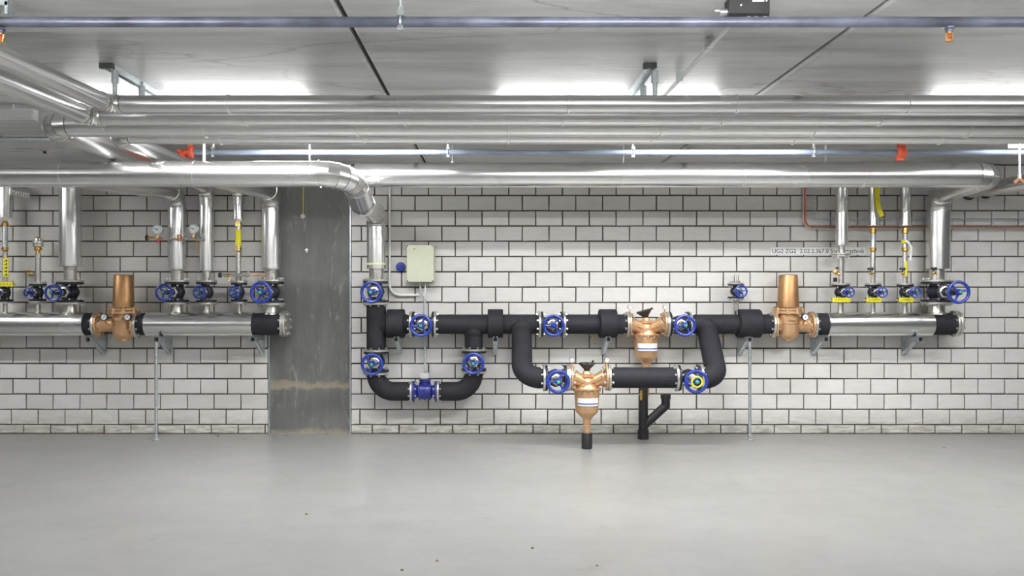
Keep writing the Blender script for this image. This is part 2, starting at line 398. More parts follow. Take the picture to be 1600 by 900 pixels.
# ------------------------------------------------------------------ lamps
for i, (x, zw, pw) in enumerate(LAMPS):
    z = CEIL-(.10 if i < 3 else .062 if i < 7 else .10 if i > 10 else .42); up = i < 7
    names = ['left lamp of the front row', 'middle lamp of the front row', 'right lamp of the front row', 'over the pillar nearer the wall', 'over the upper filter nearer the wall', 'at the right nearer the wall', 'unseen, added at the far left to brighten that side']
    lab = 'slim white batten lamp above the overhead pipes, %s' % names[i] if up else 'unseen batten lamp out of frame, '+['far left of four added to light the ceiling', 'left of centre of four added to light the ceiling', 'right of centre of four added to light the ceiling', 'far right of four added to light the ceiling', 'left of the rear row', 'middle of the rear row', 'right of the rear row'][i-7]
    t = thing('batten_lamp', lab, 'lamp', (x, -zw, CEIL), 'batten lamps on the ceiling' if up else 'unseen batten lamps out of frame')
    build('housing', MB().box((x, -zw, (z+.03+min(CEIL, z+.09))/2), (1.5, .05, min(CEIL, z+.09)-z-.03)), 'white', t)
    build('diffuser', MB().sweep([(x-.74, -zw, z), (x+.74, -zw, z)], .022, 8), None or M['lamp'], t)
    if CEIL-z > .3:
        for sx in (-.5, .5): build('hanger', MB().cyl((x+sx, -zw, z+.08), (x+sx, -zw, CEIL+.01), .004, 6), 'zinc', t)
    for sx in (-.6, .6): build('clip', MB().box((x+sx, -zw, z+.03), (.02, .03, .05)), 'zinc', t)
    for (dx, ud) in ((0, -1),) if i > 10 else ((0, -1), (0, 1)):
        ld = bpy.data.lights.new('lamp_light', 'AREA'); ld.shape = 'RECTANGLE'; ld.size = 1.4; ld.size_y = .05 if ud < 0 else .03
        ld.energy = pw if ud < 0 else pw*(.13 if i < 3 else .24 if up else 45); ld.color = (.985, .99, 1)
        lo = bpy.data.objects.new('lamp_light', ld); C.objects.link(lo); lo.parent = t
        lo.location = (0, (0 if ud < 0 else (-.055 if i < 3 else .055 if up else .07)), (z-CEIL-.025) if ud < 0 else z-CEIL+.01)
        lo.rotation_euler = (0 if ud < 0 else PI, 0, 0)
t = thing('batten_lamp', 'unlit pale batten fitting at the far left edge behind the pipe bend', 'lamp', P(-40, 166, 2.66), 'batten lamps on the ceiling')
a, b = P(-120, 180, 2.66), P(56, 180, 2.66)
build('housing', MB().bar(a, b, .06, S(17, 2.66)), 'grey', t)
build('diffuser', MB().bar(a-Vector((0, .032, .012)), b-Vector((.01, .032, .012)), .012, S(7, 2.66)), 'grey', t)
for f_ in (.3, .8):
    q = a.lerp(b, f_); build('hanger', MB().cyl(q, (q.x, q.y, CEIL+.01), .004, 6), 'zinc', t)

# ------------------------------------------------------------------ valves
RH = Matrix.Rotation(PI/2, 3, 'Y')
def valve(label, px, py, zw, horiz, w_px, h_px, stem, wheel_px, nb=8, cap='green', group='blue handwheel valves', yellow_ring=False, wheel_shift=(0, 0), ftop='flange'):
    """local z = pipe axis, -y = towards the viewer"""
    Rf = S(w_px, zw)/2; H = S(h_px, zw)/2; rw = S(wheel_px, zw+stem)/2
    t = thing('gate_valve', label, 'valve', P(px, py, zw), group, RH if horiz else None)
    L = True; ft = min(.026, H*.18); rb = Rf*.52
    z1 = H-2*ft
    body = MB().lathe([(-z1, rb), (-z1*.75, rb*.92), (-z1*.5, rb*1.12), (0, rb*1.32), (z1*.5, rb*1.12), (z1*.75, rb*.92), (z1, rb)], (0,0,0), (0,0,1), 20, True)
    # bonnet towards the viewer
    body.lathe([(0, rb*.95), (Rf*.75, rb*.85), (Rf*.8, rb*.98), (Rf*.95, rb*.98), (Rf, rb*.6), (stem*.75, rb*.36), (stem*.8, rb*.42), (stem*.92, rb*.28)], (0,0,0), (0,-1,0), 16, True)
    for sx in (-1, 1):
        for sz in (-1, 1): body.bar((sx*rb*.7, -.2*rb, 0), (sx*rb*.75, -rb*.2, sz*z1), .016)
    build('body', body, 'cast', t, L)
    gl = MB().lathe([(Rf*.98, rb*.75), (Rf*1.04, rb*.75), (Rf*1.1, rb*.5), (stem*.72, rb*.46)], (0,0,0), (0,-1,0), 14, True)
    build('gland', gl, 'steel', t, L)
    bb = MB().bolts((0, -(Rf*.875), 0), (0, 1, 0), rb*.8, 6, .008, .035); build('bonnet_bolts', bb, 'bolt', t, L)
    for s_ in (-1, 1):
        build('valve_flange', MB().disc((0, 0, s_*(H-ft*1.5)), (0,0,1), Rf*.97, ft, 24), 'cast', t, L)
        f = build('counter_flange', MB().disc((0, 0, s_*(H-ft*.5)), (0,0,1), Rf, ft*.96, 28), ftop, t, L)
        build('bolts', MB().bolts((0, 0, s_*(H-ft)), (0,0,1), Rf*.82, nb, max(.0065, Rf*.085), ft*2+.034), 'bolt', f, L)
    # handwheel
    hw = MB(); c = Vector((0, -stem, 0)); rim = rw*.135
    hw.torus(c, (0,1,0), rw-rim, rim, 36, 8)
    hw.lathe([(-.012, rw*.2), (.0, rw*.26), (.02, rw*.26), (.035, rw*.2)], c, (0,-1,0), 14, True)
    nsp = 3 if rw > .07 else 5
    for k in range(nsp):
        a = 2*PI*k/nsp+(.5 if horiz else .15); d = Vector((math.cos(a), 0, math.sin(a))); tt = Vector((-math.sin(a), 0, math.cos(a)))
        pts = [c+d*rw*.15, c+d*rw*.5+tt*rw*.06+Vector((0, .008, 0)), c+d*(rw-rim)]
        hw.sweep(pts, [rw*.13, rw*.095, rw*.11], 8, False)
    w_ = build('handwheel', hw, 'blue', t, L)
    build('hub_cap', MB().lathe([(.02, rw*.15), (.045, rw*.15), (.052, rw*.08)], c, (0,-1,0), 12, True), cap, w_, L)
    build('spindle', MB().cyl((0, -stem*.7, 0), (0, -stem-.03, 0), rb*.2, 10), 'steel', t, L)
    if yellow_ring: 
        build('yellow_ring', MB().torus(c+Vector((0, -.03, 0)), (0,1,0), rw*.42, rw*.07, 24, 8), 'yellow', t, L)
    return t

H = .2
valve('small valve at the left frame edge with a yellow tag', 8, 457, H, False, 24, 34, .14, 15, 4)
valve('second valve from the left, small, below the short stub pipe', 59, 457, H, False, 26, 32, .15, 17, 4)
valve('large valve with wide blue wheel left of the left bronze reducer', 109.5, 456.5, H, False, 41, 38, .30, 28, 8)
valve('valve under the clad pipe that has two pressure gauges', 276.5, 456.5, H, False, 37, 38, .31, 28, 8)
valve('valve under the narrow clad pipe right of the two gauges', 322.6, 456.5, H, False, 32, 38, .19, 21.5, 4)
valve('small valve below the thin pipe with yellow sleeve', 373.5, 456.5, H, False, 25.5, 36, .14, 19.5, 4)
valve('big valve on the left header next to the concrete pillar', 423.5, 456.5, H, False, 42, 40, .34, 35, 8)
valve('blue wheel valve directly below the silver drop pipe right of the pillar', 587, 456, H, False, 40, 40, .28, 35, 8)
valve('lower left valve at the top of the black U bend', 588, 565, H, False, 41, 39, .28, 35.5, 8)
valve('valve at the top of the right leg of the black U bend', 740.5, 563.5, H, False, 40, 38, .28, 35, 8)
valve('horizontal valve right of the first thick black collar', 661.5, 506.5, H, True, 41, 42, .27, 36, 8)
valve('horizontal valve on the black pipe left of the upper bronze filter', 862, 506.5, H, True, 41, 42, .26, 35, 8, 'blue')
valve('horizontal valve immediately right of the upper bronze filter', 1060, 506.5, H, True, 40, 38, .26, 35, 8)
LZ = .727
valve('valve on the lower loop left of the lower bronze filter', 868, 590.5, LZ, True, 42, 40, .28, 38, 8)
valve('valve at the lower right bend with yellow ring on its blue wheel', 1075.5, 590.5, LZ, True, 42, 42, .28, 38, 8, 'green', yellow_ring=True)
valve('lone small valve on stub below open thin nozzles', 1149.5, 455, H, False, 25.5, 27, .17, 20.5, 4)
valve('small valve with yellow tag below the pipe that crosses the wall lettering', 1313.5, 456.5, H, False, 28, 28, .19, 17.5, 4)
valve('middle of the three small yellow-tagged valves on right header', 1364, 456.5, H, False, 24.5, 28, .19, 17.5, 4)
valve('small yellow-tagged valve under the pipe with white paper loop', 1414, 456.5, H, False, 25, 28, .19, 18.5, 4)
valve('large valve at far right with the blue wheel beside it', 1464, 456, H, False, 47, 38, .36, 37, 8)

# ------------------------------------------------------------------ silver and black headers
def header(label, x0, x1, blacks, stubs, endflange=None, dark0=None):
    t = thing('header_pipe', label, 'pipe', P((x0+x1)/2, 525, H))
    y = 506.3; r = S(37.5, H)/2
    clad_pipe(t, [P(x0, y, H), P(x1, y, H)], [], r)
    for (a, b) in blacks: build('insulation_end', MB().sweep([P(a, y, H), P((a+b)/2, y, H), P(b, y, H)], [r*.9, r*.93, r*.9], 28), 'foam', t)
    for (px, d, ytop) in stubs:
        build('outlet_stub', MB().lathe([(0, S(d, H)/2*1.15), (.03, S(d, H)/2), (S(491-ytop, H), S(d, H)/2)], P(px, 491, H), (0,0,1), 20, True), 'steel', t)
        build('weld_collar', MB().torus(P(px, 488.5, H), (0,0,1), S(d, H)/2*1.08, .006, 24, 6), 'steel', t)
    if endflange:
        s_, e = endflange; r2 = S(41, H)/2; c = P(e, y-.5, H)
        f = build('end_flange', MB().disc(c, (1,0,0), r2, .024, 32), 'flange', t)
        build('blind_flange', MB().disc(c+Vector((.026, 0, 0)), (1,0,0), r2, .022, 32), 'flange', t)
        build('bolts', MB().bolts(c+Vector((.013, 0, 0)), (1,0,0), r2*.8, 8, .013, .085), 'bolt', f)
    return t
header('left silver header pipe running out of the left frame edge', -160, 136, [(134, 150)], [(8, 7, 473), (59, 8, 472), (109.5, 19, 475)])
header('silver header pipe between the left bronze reducer and the pillar', 230.5, 397, [(219, 232), (395, 441)], [(276.5, 18, 475), (322.6, 11, 475), (373.5, 6.5, 474), (423.5, 20, 476)], (441, 443))
header('short silver header pipe at the right with black ends', 1290, 1453, [(1272, 1292), (1451, 1489)], [(1313.5, 9, 470), (1364, 7, 470), (1414, 8, 470), (1464, 24, 474)], (1489, 1490))

def saddle(t, c, ax, r0, ra):
    build('tee_saddle', MB().lathe([(r0*.80, ra*1.16), (r0*1.0, ra*1.13), (r0*1.12, ra*1.05), (r0*1.3, ra*.98)], c, ax, 28, True), 'foam', t)
def black(name, label, runs, collars=(), flanges=(), r_px=30.5, zw=H):
    t = thing(name, label, 'pipe', runs[0][0][0])
    for corners, bends, r in runs:
        build('foam_insulation', tube(corners, bends, r, 32, 12), 'foam', t)
    for (a, b, y) in collars:
        rr = S(45, zw)/2
        build('insulation_collar', MB().lathe([(0, rr*.95), (.006, rr), (S(b-a, zw)-.006, rr), (S(b-a, zw), rr*.95)], P(a, y, zw), (1,0,0), 36, True), 'foam', t)
    return t
r30 = S(30.5, H)/2; rl = S(32.5, LZ)/2; y0 = 506.5
tq = black('insulated_pipe', 'black vertical pipe below the silver drop with a side branch', [
    ([P(588, 477, H), P(588, 545, H)], [], r30), ([P(588, y0, H), P(640, y0, H)], [], r30)], [(605, 632, 505.5)])
saddle(tq, P(588, y0, H), (1,0,0), r30, r30*.98)
tq = black('insulated_pipe', 'long black pipe between second and third valves with two downward legs', [
    ([P(683, y0, H), P(841, y0, H)], [], r30), ([P(740, y0, H), P(740, 543, H)], [], S(28, H)/2),
    ([P(815, y0, H), P(816, 592, LZ), P(848, 590.5, LZ)], [.17], S(31, H)/2)], [(762, 786, 505.5)])
saddle(tq, P(740, y0, H), (0,0,-1), r30, S(28, H)/2); saddle(tq, P(815, y0, H), P(816, 592, LZ)-P(815, y0, H), r30, S(31, H)/2)
black('insulated_pipe', 'black pipe section with collar just left of the upper bronze filter', [
    ([P(883, y0, H), P(977, y0, H)], [], r30)], [(936, 963, 505.5)])
tq = black('insulated_pipe', 'black pipe right of the upper filter with slanting leg to lower loop', [
    ([P(1079, y0, H), P(1203, y0, H)], [], r30), 
    ([P(1103, y0, H), P(1121, 592, LZ), P(1096.5, 590.5, LZ)], [.17], S(31.5, H)/2)], [(1152, 1187, 505.5)])
saddle(tq, P(1103, y0, H), P(1121, 592, LZ)-P(1103, y0, H), r30, S(31.5, H)/2)
black('insulated_pipe', 'straight black pipe of the lower loop right of the lower filter', [
    ([P(955, 590, LZ), P(1055, 590, LZ)], [], rl)], zw=LZ)
black('insulated_pipe', 'left half of the black U bend left of the blue flow meter', [
    ([P(588, 584, H), P(588, 611.5, H), P(641, 611.5, H)], [.24], S(29.5, H)/2)])
black('insulated_pipe', 'right half of the black U bend right of the blue flow meter', [
    ([P(740, 583, H), P(740, 611.5, H), P(687, 611.5, H)], [.24], S(29.5, H)/2)])

# blue flow meter
t = thing('flow_meter', 'navy blue flow meter in the bottom of the black U bend', 'meter', P(664, 628, H))
c = P(664, 611.5, H)
b = MB().lathe([(-.10, .075), (-.07, .055), (-.05, .075), (.05, .075), (.07, .055), (.10, .075)], c, (1,0,0), 24, True)
for dx in (-.05, 0, .05): b.disc(c+Vector((dx, 0, 0)), (1,0,0), .085, .012, 28)
b.lathe([(0, .045), (.09, .045), (.095, .055), (.115, .055), (.12, .04)], c, (0,0,1), 20)
build('body', b, 'navy', t)
for s_ in (-1, 1):
    build('blue_flange', MB().disc(c+Vector((s_*.105, 0, 0)), (1,0,0), .100, .02, 28), 'navy', t)
    f = build('counter_flange', MB().disc(c+Vector((s_*.127, 0, 0)), (1,0,0), .104, .02, 28), 'flange', t)
    build('bolts', MB().bolts(c+Vector((s_*.116, 0, 0)), (1,0,0), .086, 8, .010, .075), 'bolt', f)
build('transmitter', MB().box(P(664, 586.5, H), (.075, .06, .045)).box(P(664, 592, H), (.055, .05, .03)), 'grey', t)
build('cable_gland', MB().cyl(P(665, 585, H), P(665, 577, H), .012, 10), 'zinc', t)

# ------------------------------------------------------------------ gauges, reducers and filters
def gauge(parent, c, r, stemto=None, case='plastic', tilt=0):
    n = Vector((0, -1, 0)); c = Vector(c)
    g = build('gauge', MB().lathe([(-.022, r*.8), (-.018, r), (.006, r), (.010, r*.86)], c, n, 24), case, parent)
    build('dial', MB().lathe([(.008, r*.84), (.0115, r*.82)], c, n, 24), 'dial', g)
    a = .8+tilt; d = Vector((math.cos(a), 0, math.sin(a)))
    ndl = MB().bar(c+n*.013-d*r*.25, c+n*.013+d*r*.6, r*.09).disc(c+n*.013, n, r*.12, .003, 10)
    for k in range(9):
        q = math.radians(225-k*33.7); e = Vector((math.cos(q), 0, math.sin(q))); ndl.bar(c+n*.012+e*r*.62, c+n*.012+e*r*.76, r*.05)
    build('needle', ndl, 'ink', g)
    if stemto is not None: build('gauge_stem', MB().cyl(c+Vector((0, .01, -r*.8)), stemto, r*.22, 8), 'brass', g)
    return g
def flangeset(t, c, Rf, side, colr='bronze', nb=8):
    """bronze flange and steel counter flange; side = direction away from the body"""
    build('bronze_flange', MB().disc(c, (1,0,0), Rf, .02, 28), colr, t)
    f = build('counter_flange', MB().disc(c+Vector((side*.023, 0, 0)), (1,0,0), Rf*1.02, .022, 28), 'flange', t)
    build('bolts', MB().bolts(c+Vector((side*.012, 0, 0)), (1,0,0), Rf*.82, nb, .0125, .085), 'bolt', f)

def reducer(label, cx, fl, fr, gs, cap_off=(0, 0)):
    t = thing('pressure_reducer', label, 'valve', P(cx, 533, H))
    def z(py): return P(cx, py, H)
    r = lambda w_: S(w_, H)/2
    o = z(480)
    prof = [(0, r(32.5)), (S(480-431, H), r(28.5)), (S(480-429.5, H), r(27)), (S(480-429, H), r(20))]
    build('spring_cap', MB().lathe(prof, o, (0,0,1), 40, True), 'bronzecap', t)
    fl_o = z(485)
    fm = MB().disc(fl_o+Vector((0, 0, .012)), (0,0,1), r(42), .024, 32).disc(fl_o-Vector((0, 0, .016)), (0,0,1), r(45), .026, 32)
    for k in range(8):
        a = 2*PI*(k+.5)/8; d = Vector((math.cos(a), math.sin(a), 0)); fm.cyl(fl_o+d*r(40)-Vector((0, 0, .032)), fl_o+d*r(40)+Vector((0, 0, .024)), .022, 10)
    build('bonnet_flange', fm, 'bronze', t)
    bm = MB()
    for k in range(8):
        a = 2*PI*(k+.5)/8; d = Vector((math.cos(a), math.sin(a), 0)); bm.cyl(fl_o+d*r(40)-Vector((0, 0, .04)), fl_o+d*r(40)+Vector((0, 0, .036)), .010, 6, False)
    build('bonnet_bolts', bm, 'bronzecap', t)
    body = MB().lathe([(0, r(33)), (-S(14, H), r(33)), (-S(14.5, H), r(34.5)), (-S(17, H), r(34.5)), (-S(17.5, H), r(32)), (-S(33, H), r(32)), (-S(38, H), r(27)), (-S(41, H), r(17)), (-S(42, H), r(15)), (-S(44, H), r(15))], z(488), (0,0,1), 36, True)
    c = P(cx, 507, H)
    xl, xr = P(fl, 507, H), P(fr, 507, H)
    build('body', body, 'bronze', t)
    ports = MB().lathe([(0, r(30)), (.02, r(24)), ((c-xl).length*.55, r(19)), ((c-xl).length, r(26))], xl, (1,0,0), 28, True)
    ports.lathe([(0, r(30)), (.02, r(24)), ((c-xr).length*.55, r(19)), ((c-xr).length, r(26))], xr, (-1,0,0), 28, True)
    for k in (-1, 1): ports.bar(c+Vector((k*.02, -r(30), .03)), c+Vector((k*.02, -r(31), -.06)), .008)
    build('ports', ports, 'bronze', t)
    bx = MB()
    bx.box(c+Vector((0, -r(32), S(9, H))), (r(24), .03, .022)); build('cast_rib', bx, 'bronze', t)
    flangeset(t, xl, r(40), -1); flangeset(t, xr, r(40), 1)
    for g in gs:
        q = P(g, 495.5, H+.13); gauge(t, q, S(5.2, H), q+Vector((.0, .05, -.07)), tilt=.2)
    return t
reducer('bronze pressure reducer left of the long silver header, two round gauges', 193, 155, 212, (163, 199.5))
reducer('bronze pressure reducer at the right end of the black main, one gauge', 1231.5, 1209.5, 1266.5, (1258,))

def filt(label, cx, cy, zw, xl, xr, tube_bot, knob_tilt, px_s=1.0):
    """cy: y of the main axis in the photograph"""
    t = thing('water_filter', label, 'filter', P(cx, cy+60, zw))
    s_ = lambda v: S(v*px_s, zw)
    c = P(cx, cy, zw); up = Vector((0, 0, 1)); pl, pr = P(xl, cy, zw), P(xr, cy, zw)
    # crossing inlet and outlet arms
    arms = MB()
    for p_, sg, dy in ((pl, 1, -.012), (pr, -1, .012)):
        arms.lathe([(0, s_(17)), (.012, s_(13)), (.02, s_(12))], p_, (sg, 0, 0), 24, True)
        a = p_+Vector((sg*.015, 0, 0)); b = c+Vector((sg*s_(6), dy, -s_(12)))
        arms.sweep([a, a.lerp(b, .3), b], [s_(12.5), s_(9.5), s_(7)], 20)
    for dy, sg in ((-s_(10), 1), (-s_(11), -1)):
        arms.bar(c+Vector((-sg*s_(22), dy, s_(3))), c+Vector((sg*s_(9), dy-.014, -s_(12))), .014, s_(4))
    arms.lathe([(-s_(17), s_(17)), (-s_(14), s_(16)), (-s_(8), s_(13)), (-s_(2), s_(8)), (s_(6), s_(7.5))], c, up, 28, True)
    build('body', arms, 'bronze', t)
    build('neck', MB().lathe([(s_(0), s_(8)), (s_(2), s_(10.5)), (s_(5), s_(10.5)), (s_(6), s_(7)), (s_(10), s_(5))], c, up, 24, True), 'bronze', t)
    R = Matrix.Rotation(knob_tilt, 3, 'Y')
    kc = c+Vector((0, 0, s_(10)))
    k = MB().lathe([(0, s_(4)), (s_(3), s_(5)), (s_(8), s_(10)), (s_(10.5), s_(12)), (s_(12), s_(11)), (s_(11.5), s_(7)), (s_(11), s_(2))], kc, R @ up, 24, True)
    for q in range(8):
        a = 2*PI*q/8; k.ball(kc+R @ Vector((math.cos(a)*s_(11), math.sin(a)*s_(11), s_(11))), s_(1.6), 8)
    k.ball(kc+Vector((s_(9), 0, s_(14.5))), s_(1.8), 10); k.cyl(kc+Vector((s_(3), 0, s_(9))), kc+Vector((s_(9), 0, s_(14))), .003, 6)
    build('knob', k, 'plastic', t)
    # bowl
    zb = -s_(17)
    ring = MB().disc(c+up*(zb+.004), up, s_(21), s_(2.6), 32)
    for q in range(12):
        a = 2*PI*q/12; d = Vector((math.cos(a), math.sin(a), 0)); ring.cyl(c+up*(zb-s_(3.6))+d*s_(18.8), c+up*(zb+s_(1))+d*s_(18.8), s_(2.3), 8)
    build('clamp_ring', ring, 'bronze', t)
    prof = [(zb, s_(18.6)), (zb-s_(4), s_(19)), (zb-s_(18), s_(18.2)), (zb-s_(33), s_(17)), (zb-s_(35), s_(16)), (zb-s_(43), s_(8)), (zb-s_(45), s_(6.5)), (zb-s_(46.5), s_(6.2))]
    build('bowl', MB().lathe(prof, c, up, 36, True), 'bronze', t)
    # label band on the front of the bowl
    lb = MB(); st = MB()
    for mbx, za, zc, off in ((lb, zb-s_(12), zb-s_(23.5), .003), (st, zb-s_(19.4), zb-s_(21), .0042)):
        n = 14; vs = []
        for i in range(n+1):
            a = math.radians(-52+104*i/n)
            for zz in (za, zc): vs.append(c+Vector((math.sin(a)*(s_(18.6)+off), -math.cos(a)*(s_(18.6)+off), zz)))
        for i in range(n+1):
            a = math.radians(-52+104*i/n)
            for zz in (za, zc): vs.append(c+Vector((math.sin(a)*(s_(17)), -math.cos(a)*(s_(17)), zz)))
        m_ = 2*(n+1)
        mbx.add(vs, [(2*i, 2*i+1, 2*i+3, 2*i+2) for i in range(n)]+[(2*i, 2*i+2, m_+2*i+2, m_+2*i) for i in range(n)]+[(2*i+1, m_+2*i+1, m_+2*i+3, 2*i+3) for i in range(n)], True)
    l_ = build('label_band', lb, 'white', t); build('blue_stripe', st, 'blue', l_)
    zt = zb-s_(46)
    bot = (tube_bot-cy)/SC/zr(zw)
    build('drain_tube', MB().lathe([(zt, s_(5.6)), (zt-s_(8), s_(5.6)), (zt-s_(8.5), s_(6.2)), (zt-s_(10), s_(6.2)), (zt-s_(10.5), s_(5.2)), (-bot, s_(5))], c, up, 20), 'brass' if False else 'bronze', t)
    for p_, sd in ((pl, -1), (pr, 1)):
        flangeset(t, p_, s_(19.5), sd)
        gq = p_+Vector((0, -.03, s_(27))); gauge(t, gq, s_(3.7), gq-Vector((0, -.03, s_(9))), 'steel')
    return t
filt('upper bronze water filter mounted on the main pipe, tilted black knob', 1009.5, 506.5, H, 983.5, 1038, 618, -.28)
filt('lower bronze water filter nearer the viewer standing over black hose', 917, 590, LZ, 893, 947.5, 677, 0, 1.04)
cfl = P(917, 676, LZ)
tag(build('drain_hose', MB().lathe([(0, S(8, LZ)), (-.012, S(8.4, LZ)), (-(cfl.z-.003), S(8.4, LZ))], cfl, (0,0,1), 20, True), 'plastic'), 'short black hose standing on the floor under the lower bronze filter', 'hose')

# black drain pipe with Y branch
DZ = .27
t = thing('drain_pipe', 'black plastic floor drain pipe with a slanting open branch', 'pipe', (P(1005, 686, DZ).x, -DZ, 0))
rd = S(7.4, DZ); top = P(1005, 600, DZ); x = top.x
m = MB().sweep([(x, -DZ, .09), top], rd, 24); m.torus(top, (0,0,1), rd, .006, 24, 8)
build('riser', m, 'plastic', t)
build('socket', MB().lathe([(0, rd*1.18), (.085, rd*1.18), (.092, rd*1.1)], (x, -DZ, 0), (0,0,1), 24), 'plastic', t)
yb = P(1006, 665, DZ); ye = P(1040, 634, DZ); yt = P(1040, 618, DZ)
build('branch', tube([yb, ye, yt], [.02], rd*.92, 20, 4), 'plastic', t)
build('branch_socket', MB().lathe([(-.03, rd*1.06), (.012, rd*1.08), (.012, rd*.8), (-.02, rd*.78)], yt, (0,0,1), 24, False, False), 'plastic', t)
build('brass_nipple', MB().lathe([(0, .012), (.04, .012), (.04, .018), (.06, .018), (.06, .01), (.09, .01)], P(1002, 625, DZ+.06), (0,0,1), 10), 'brass', t)

# small brass drain taps under the main pipe
def drain_tap(label, px, py, zw=H):
    t = thing('drain_tap', label, 'tap', P(px, py, zw))
    c = P(px, py, zw)
    build('tap_body', MB().cyl(P(px, 520, zw), c, .007, 8).lathe([(0, .012), (.02, .014), (.03, .009)], c, (0,0,-1), 10).cyl(c-Vector((0, 0, .01)), c+Vector((-.02, -.03, -.015)), .006, 8), 'brass', t)
    build('cap', MB().disc(c+Vector((-.02, -.032, -.015)), (0,1,0), .011, .01, 10), 'plastic', t)
drain_tap('tiny brass drain tap under the black main left of upper filter', 925, 524)
drain_tap('tiny brass drain tap under the black main above the right support pole', 1132, 523)

# ------------------------------------------------------------------ wall brackets and floor poles
def bracket(label, ex):
    ey = 530.5; r = .345
    e = P(ex, ey, r); x, z = e.x, e.z; w_ = .042; th = .0035
    t = thing('wall_bracket', label, 'bracket', (x, -.02, z), 'triangular steel wall brackets')
    m = MB(); L = r-.02; yc = -.02-L/2
    m.box((x, yc, z-w_/2), (w_, L, th)).box((x-w_/2, yc, z), (th, L, w_)).box((x+w_/2, yc, z), (th, L, w_))
    m.box((x-w_/2+.007, yc, z+w_/2), (.014, L, th)).box((x+w_/2-.007, yc, z+w_/2), (.014, L, th))
    build('arm', m, 'zinc', t)
    build('arm_hollow_shade', MB().box((x, -r+.05, z-.002), (w_-.01, .01, w_-.01)), 'plastic', t)  # dark plate in place of the shade inside the open channel
    build('wall_plate', MB().box((x, -.018, z-.07), (.045, .012, .20)), 'zinc', t)
    m = MB().bar((x, -r+.11, z-w_/2-.004), (x, -.03, z-.155), .03, .008)
    m.bar((x-.015, -r+.115, z-w_/2-.006), (x-.015, -.03, z-.158), .004, .026).bar((x+.015, -r+.115, z-w_/2-.006), (x+.015, -.03, z-.158), .004, .026)
    build('brace', m, 'zinc', t)
    build('bolts', MB().cyl((x, -.01, z-.15), (x, -.036, z-.15), .009, 6, False).cyl((x, -.01, z+.02), (x, -.034, z+.02), .009, 6, False), 'bolt', t)
    return e
for ex, lb in ((137, 'steel bracket on the wall left of left bronze reducer'), (244, 'steel bracket on the wall at the left floor pole'),
               (394.5, 'steel bracket under black end of header beside the pillar'), (618.6, 'steel bracket under the first black collar'),
               (774, 'steel bracket under the second black collar'), (951, 'steel bracket under the third black collar near the upper filter'),
               (1172, 'steel bracket under the last black collar at the right floor pole'), (1291.5, 'steel bracket under the left end of the right silver header'),
               (1439, 'steel bracket under the right end of the right silver header')):
    bracket(lb, ex)
for ex, lb in ((244, 'thin galvanised floor pole under the left silver header'), (1171.5, 'thin galvanised floor pole under the right end of the black main')):
    e = P(ex, 534.5, .33)
    t = thing('support_pole', lb, 'pole', (e.x, -.33, 0), 'galvanised floor poles')
    build('pole', MB().cyl((e.x, -.33, .01), e, .0145, 12), 'zinc', t)
    build('foot', MB().disc((e.x, -.33, .005), (0,0,1), .04, .01, 16).lathe([(.01, .02), (.045, .018)], (e.x, -.33, 0), (0,0,1), 12), 'zinc', t)
    build('nut', MB().cyl(e-Vector((0, 0, .04)), e-Vector((0, 0, .015)), .021, 6, False), 'bolt', t)

# ------------------------------------------------------------------ clad vertical pipes
def vert(label, px, w_, ytop, ybot, neck_w, neck_bot, extra=None):
    t = thing('clad_pipe', label, 'pipe', P(px, ybot, H))
    if ytop is not None: clad_pipe(t, [P(px, ybot, H), P(px, ytop, H)], [], S(w_, H)/2)
    n = MB().lathe([(0, S(neck_w, H)/2), (S(neck_bot-ybot, H)+.01, S(neck_w, H)/2)], P(px, ybot-1, H), (0,0,-1), 20, True)
    o = build('bare_pipe_end', n, 'steel', t)
    for dy in (2.5, 5): build('weld_ring', MB().torus(P(px, ybot+dy, H), (0,0,1), S(neck_w, H)/2, .0035, 20, 6), 'steel', o)
    if extra: extra(t)
    return t
TOPY = 268
up_ = lambda px, y1: P(px, y1, H)
def brass_run(t, px, y_clad, y_b1, y_b2, y_end, mid='zinc', label=None):
    """thin riser: union, middle tube, union, steel pipe down to the valve"""
    z = lambda y: P(px, y, H)
    build('union_fitting', MB().lathe([(-S(6, H), .022), (-S(3, H), .022), (-S(2.5, H), .033), (S(2, H), .033), (S(2.5, H), .024), (S(6, H), .022)], z(y_b1), (0,0,1), 8), 'brass', t)
    build('tube_piece', MB().cyl(z(y_b1+3), z(y_b2-3), .024, 14), mid, t)
    build('union_fitting', MB().lathe([(-S(6, H), .020), (-S(3, H), .022), (-S(2, H), .031), (S(2.5, H), .031), (S(3, H), .022), (S(6, H), .022)], z(y_b2), (0,0,1), 8), 'brass', t)
    build('bare_pipe_end', MB().cyl(z(y_b2+4), z(y_end), .0235, 14), 'steel', t)

t = thing('clad_pipe', 'leftmost silver pipe end with brass unions and yellow tape at frame edge', 'pipe', P(8, 341, H))
clad_pipe(t, [P(8, 341, H), P(8, TOPY, H)], [], S(21, H)/2); brass_run(t, 8, 341, 351, 389, 441)
ys = build('yellow_tape', MB().box(P(9, 418, H+.03), (.05, .006, .18)), 'yellow', t)
sq = MB()
for k in range(5): q = P(9, 407+k*5.5, H+.036); sq.bar(q+Vector((-.012, 0, -.008)), q+Vector((.010, 0, .006)), .004); sq.bar(q+Vector((.010, 0, .006)), q+Vector((.004, 0, -.012)), .004)
build('pen_scribble', sq, 'ink', ys)
t = thing('stub_pipe', 'short capped steel stub pipe with brass union and chrome cap', 'pipe', P(59, 440, H))
z = lambda y: P(59.5, y, H)
build('bare_pipe', MB().cyl(z(442), z(396), S(8.5, H)/2, 16).torus(z(403), (0,0,1), S(8.5, H)/2, .003, 16, 6), 'steel', t)
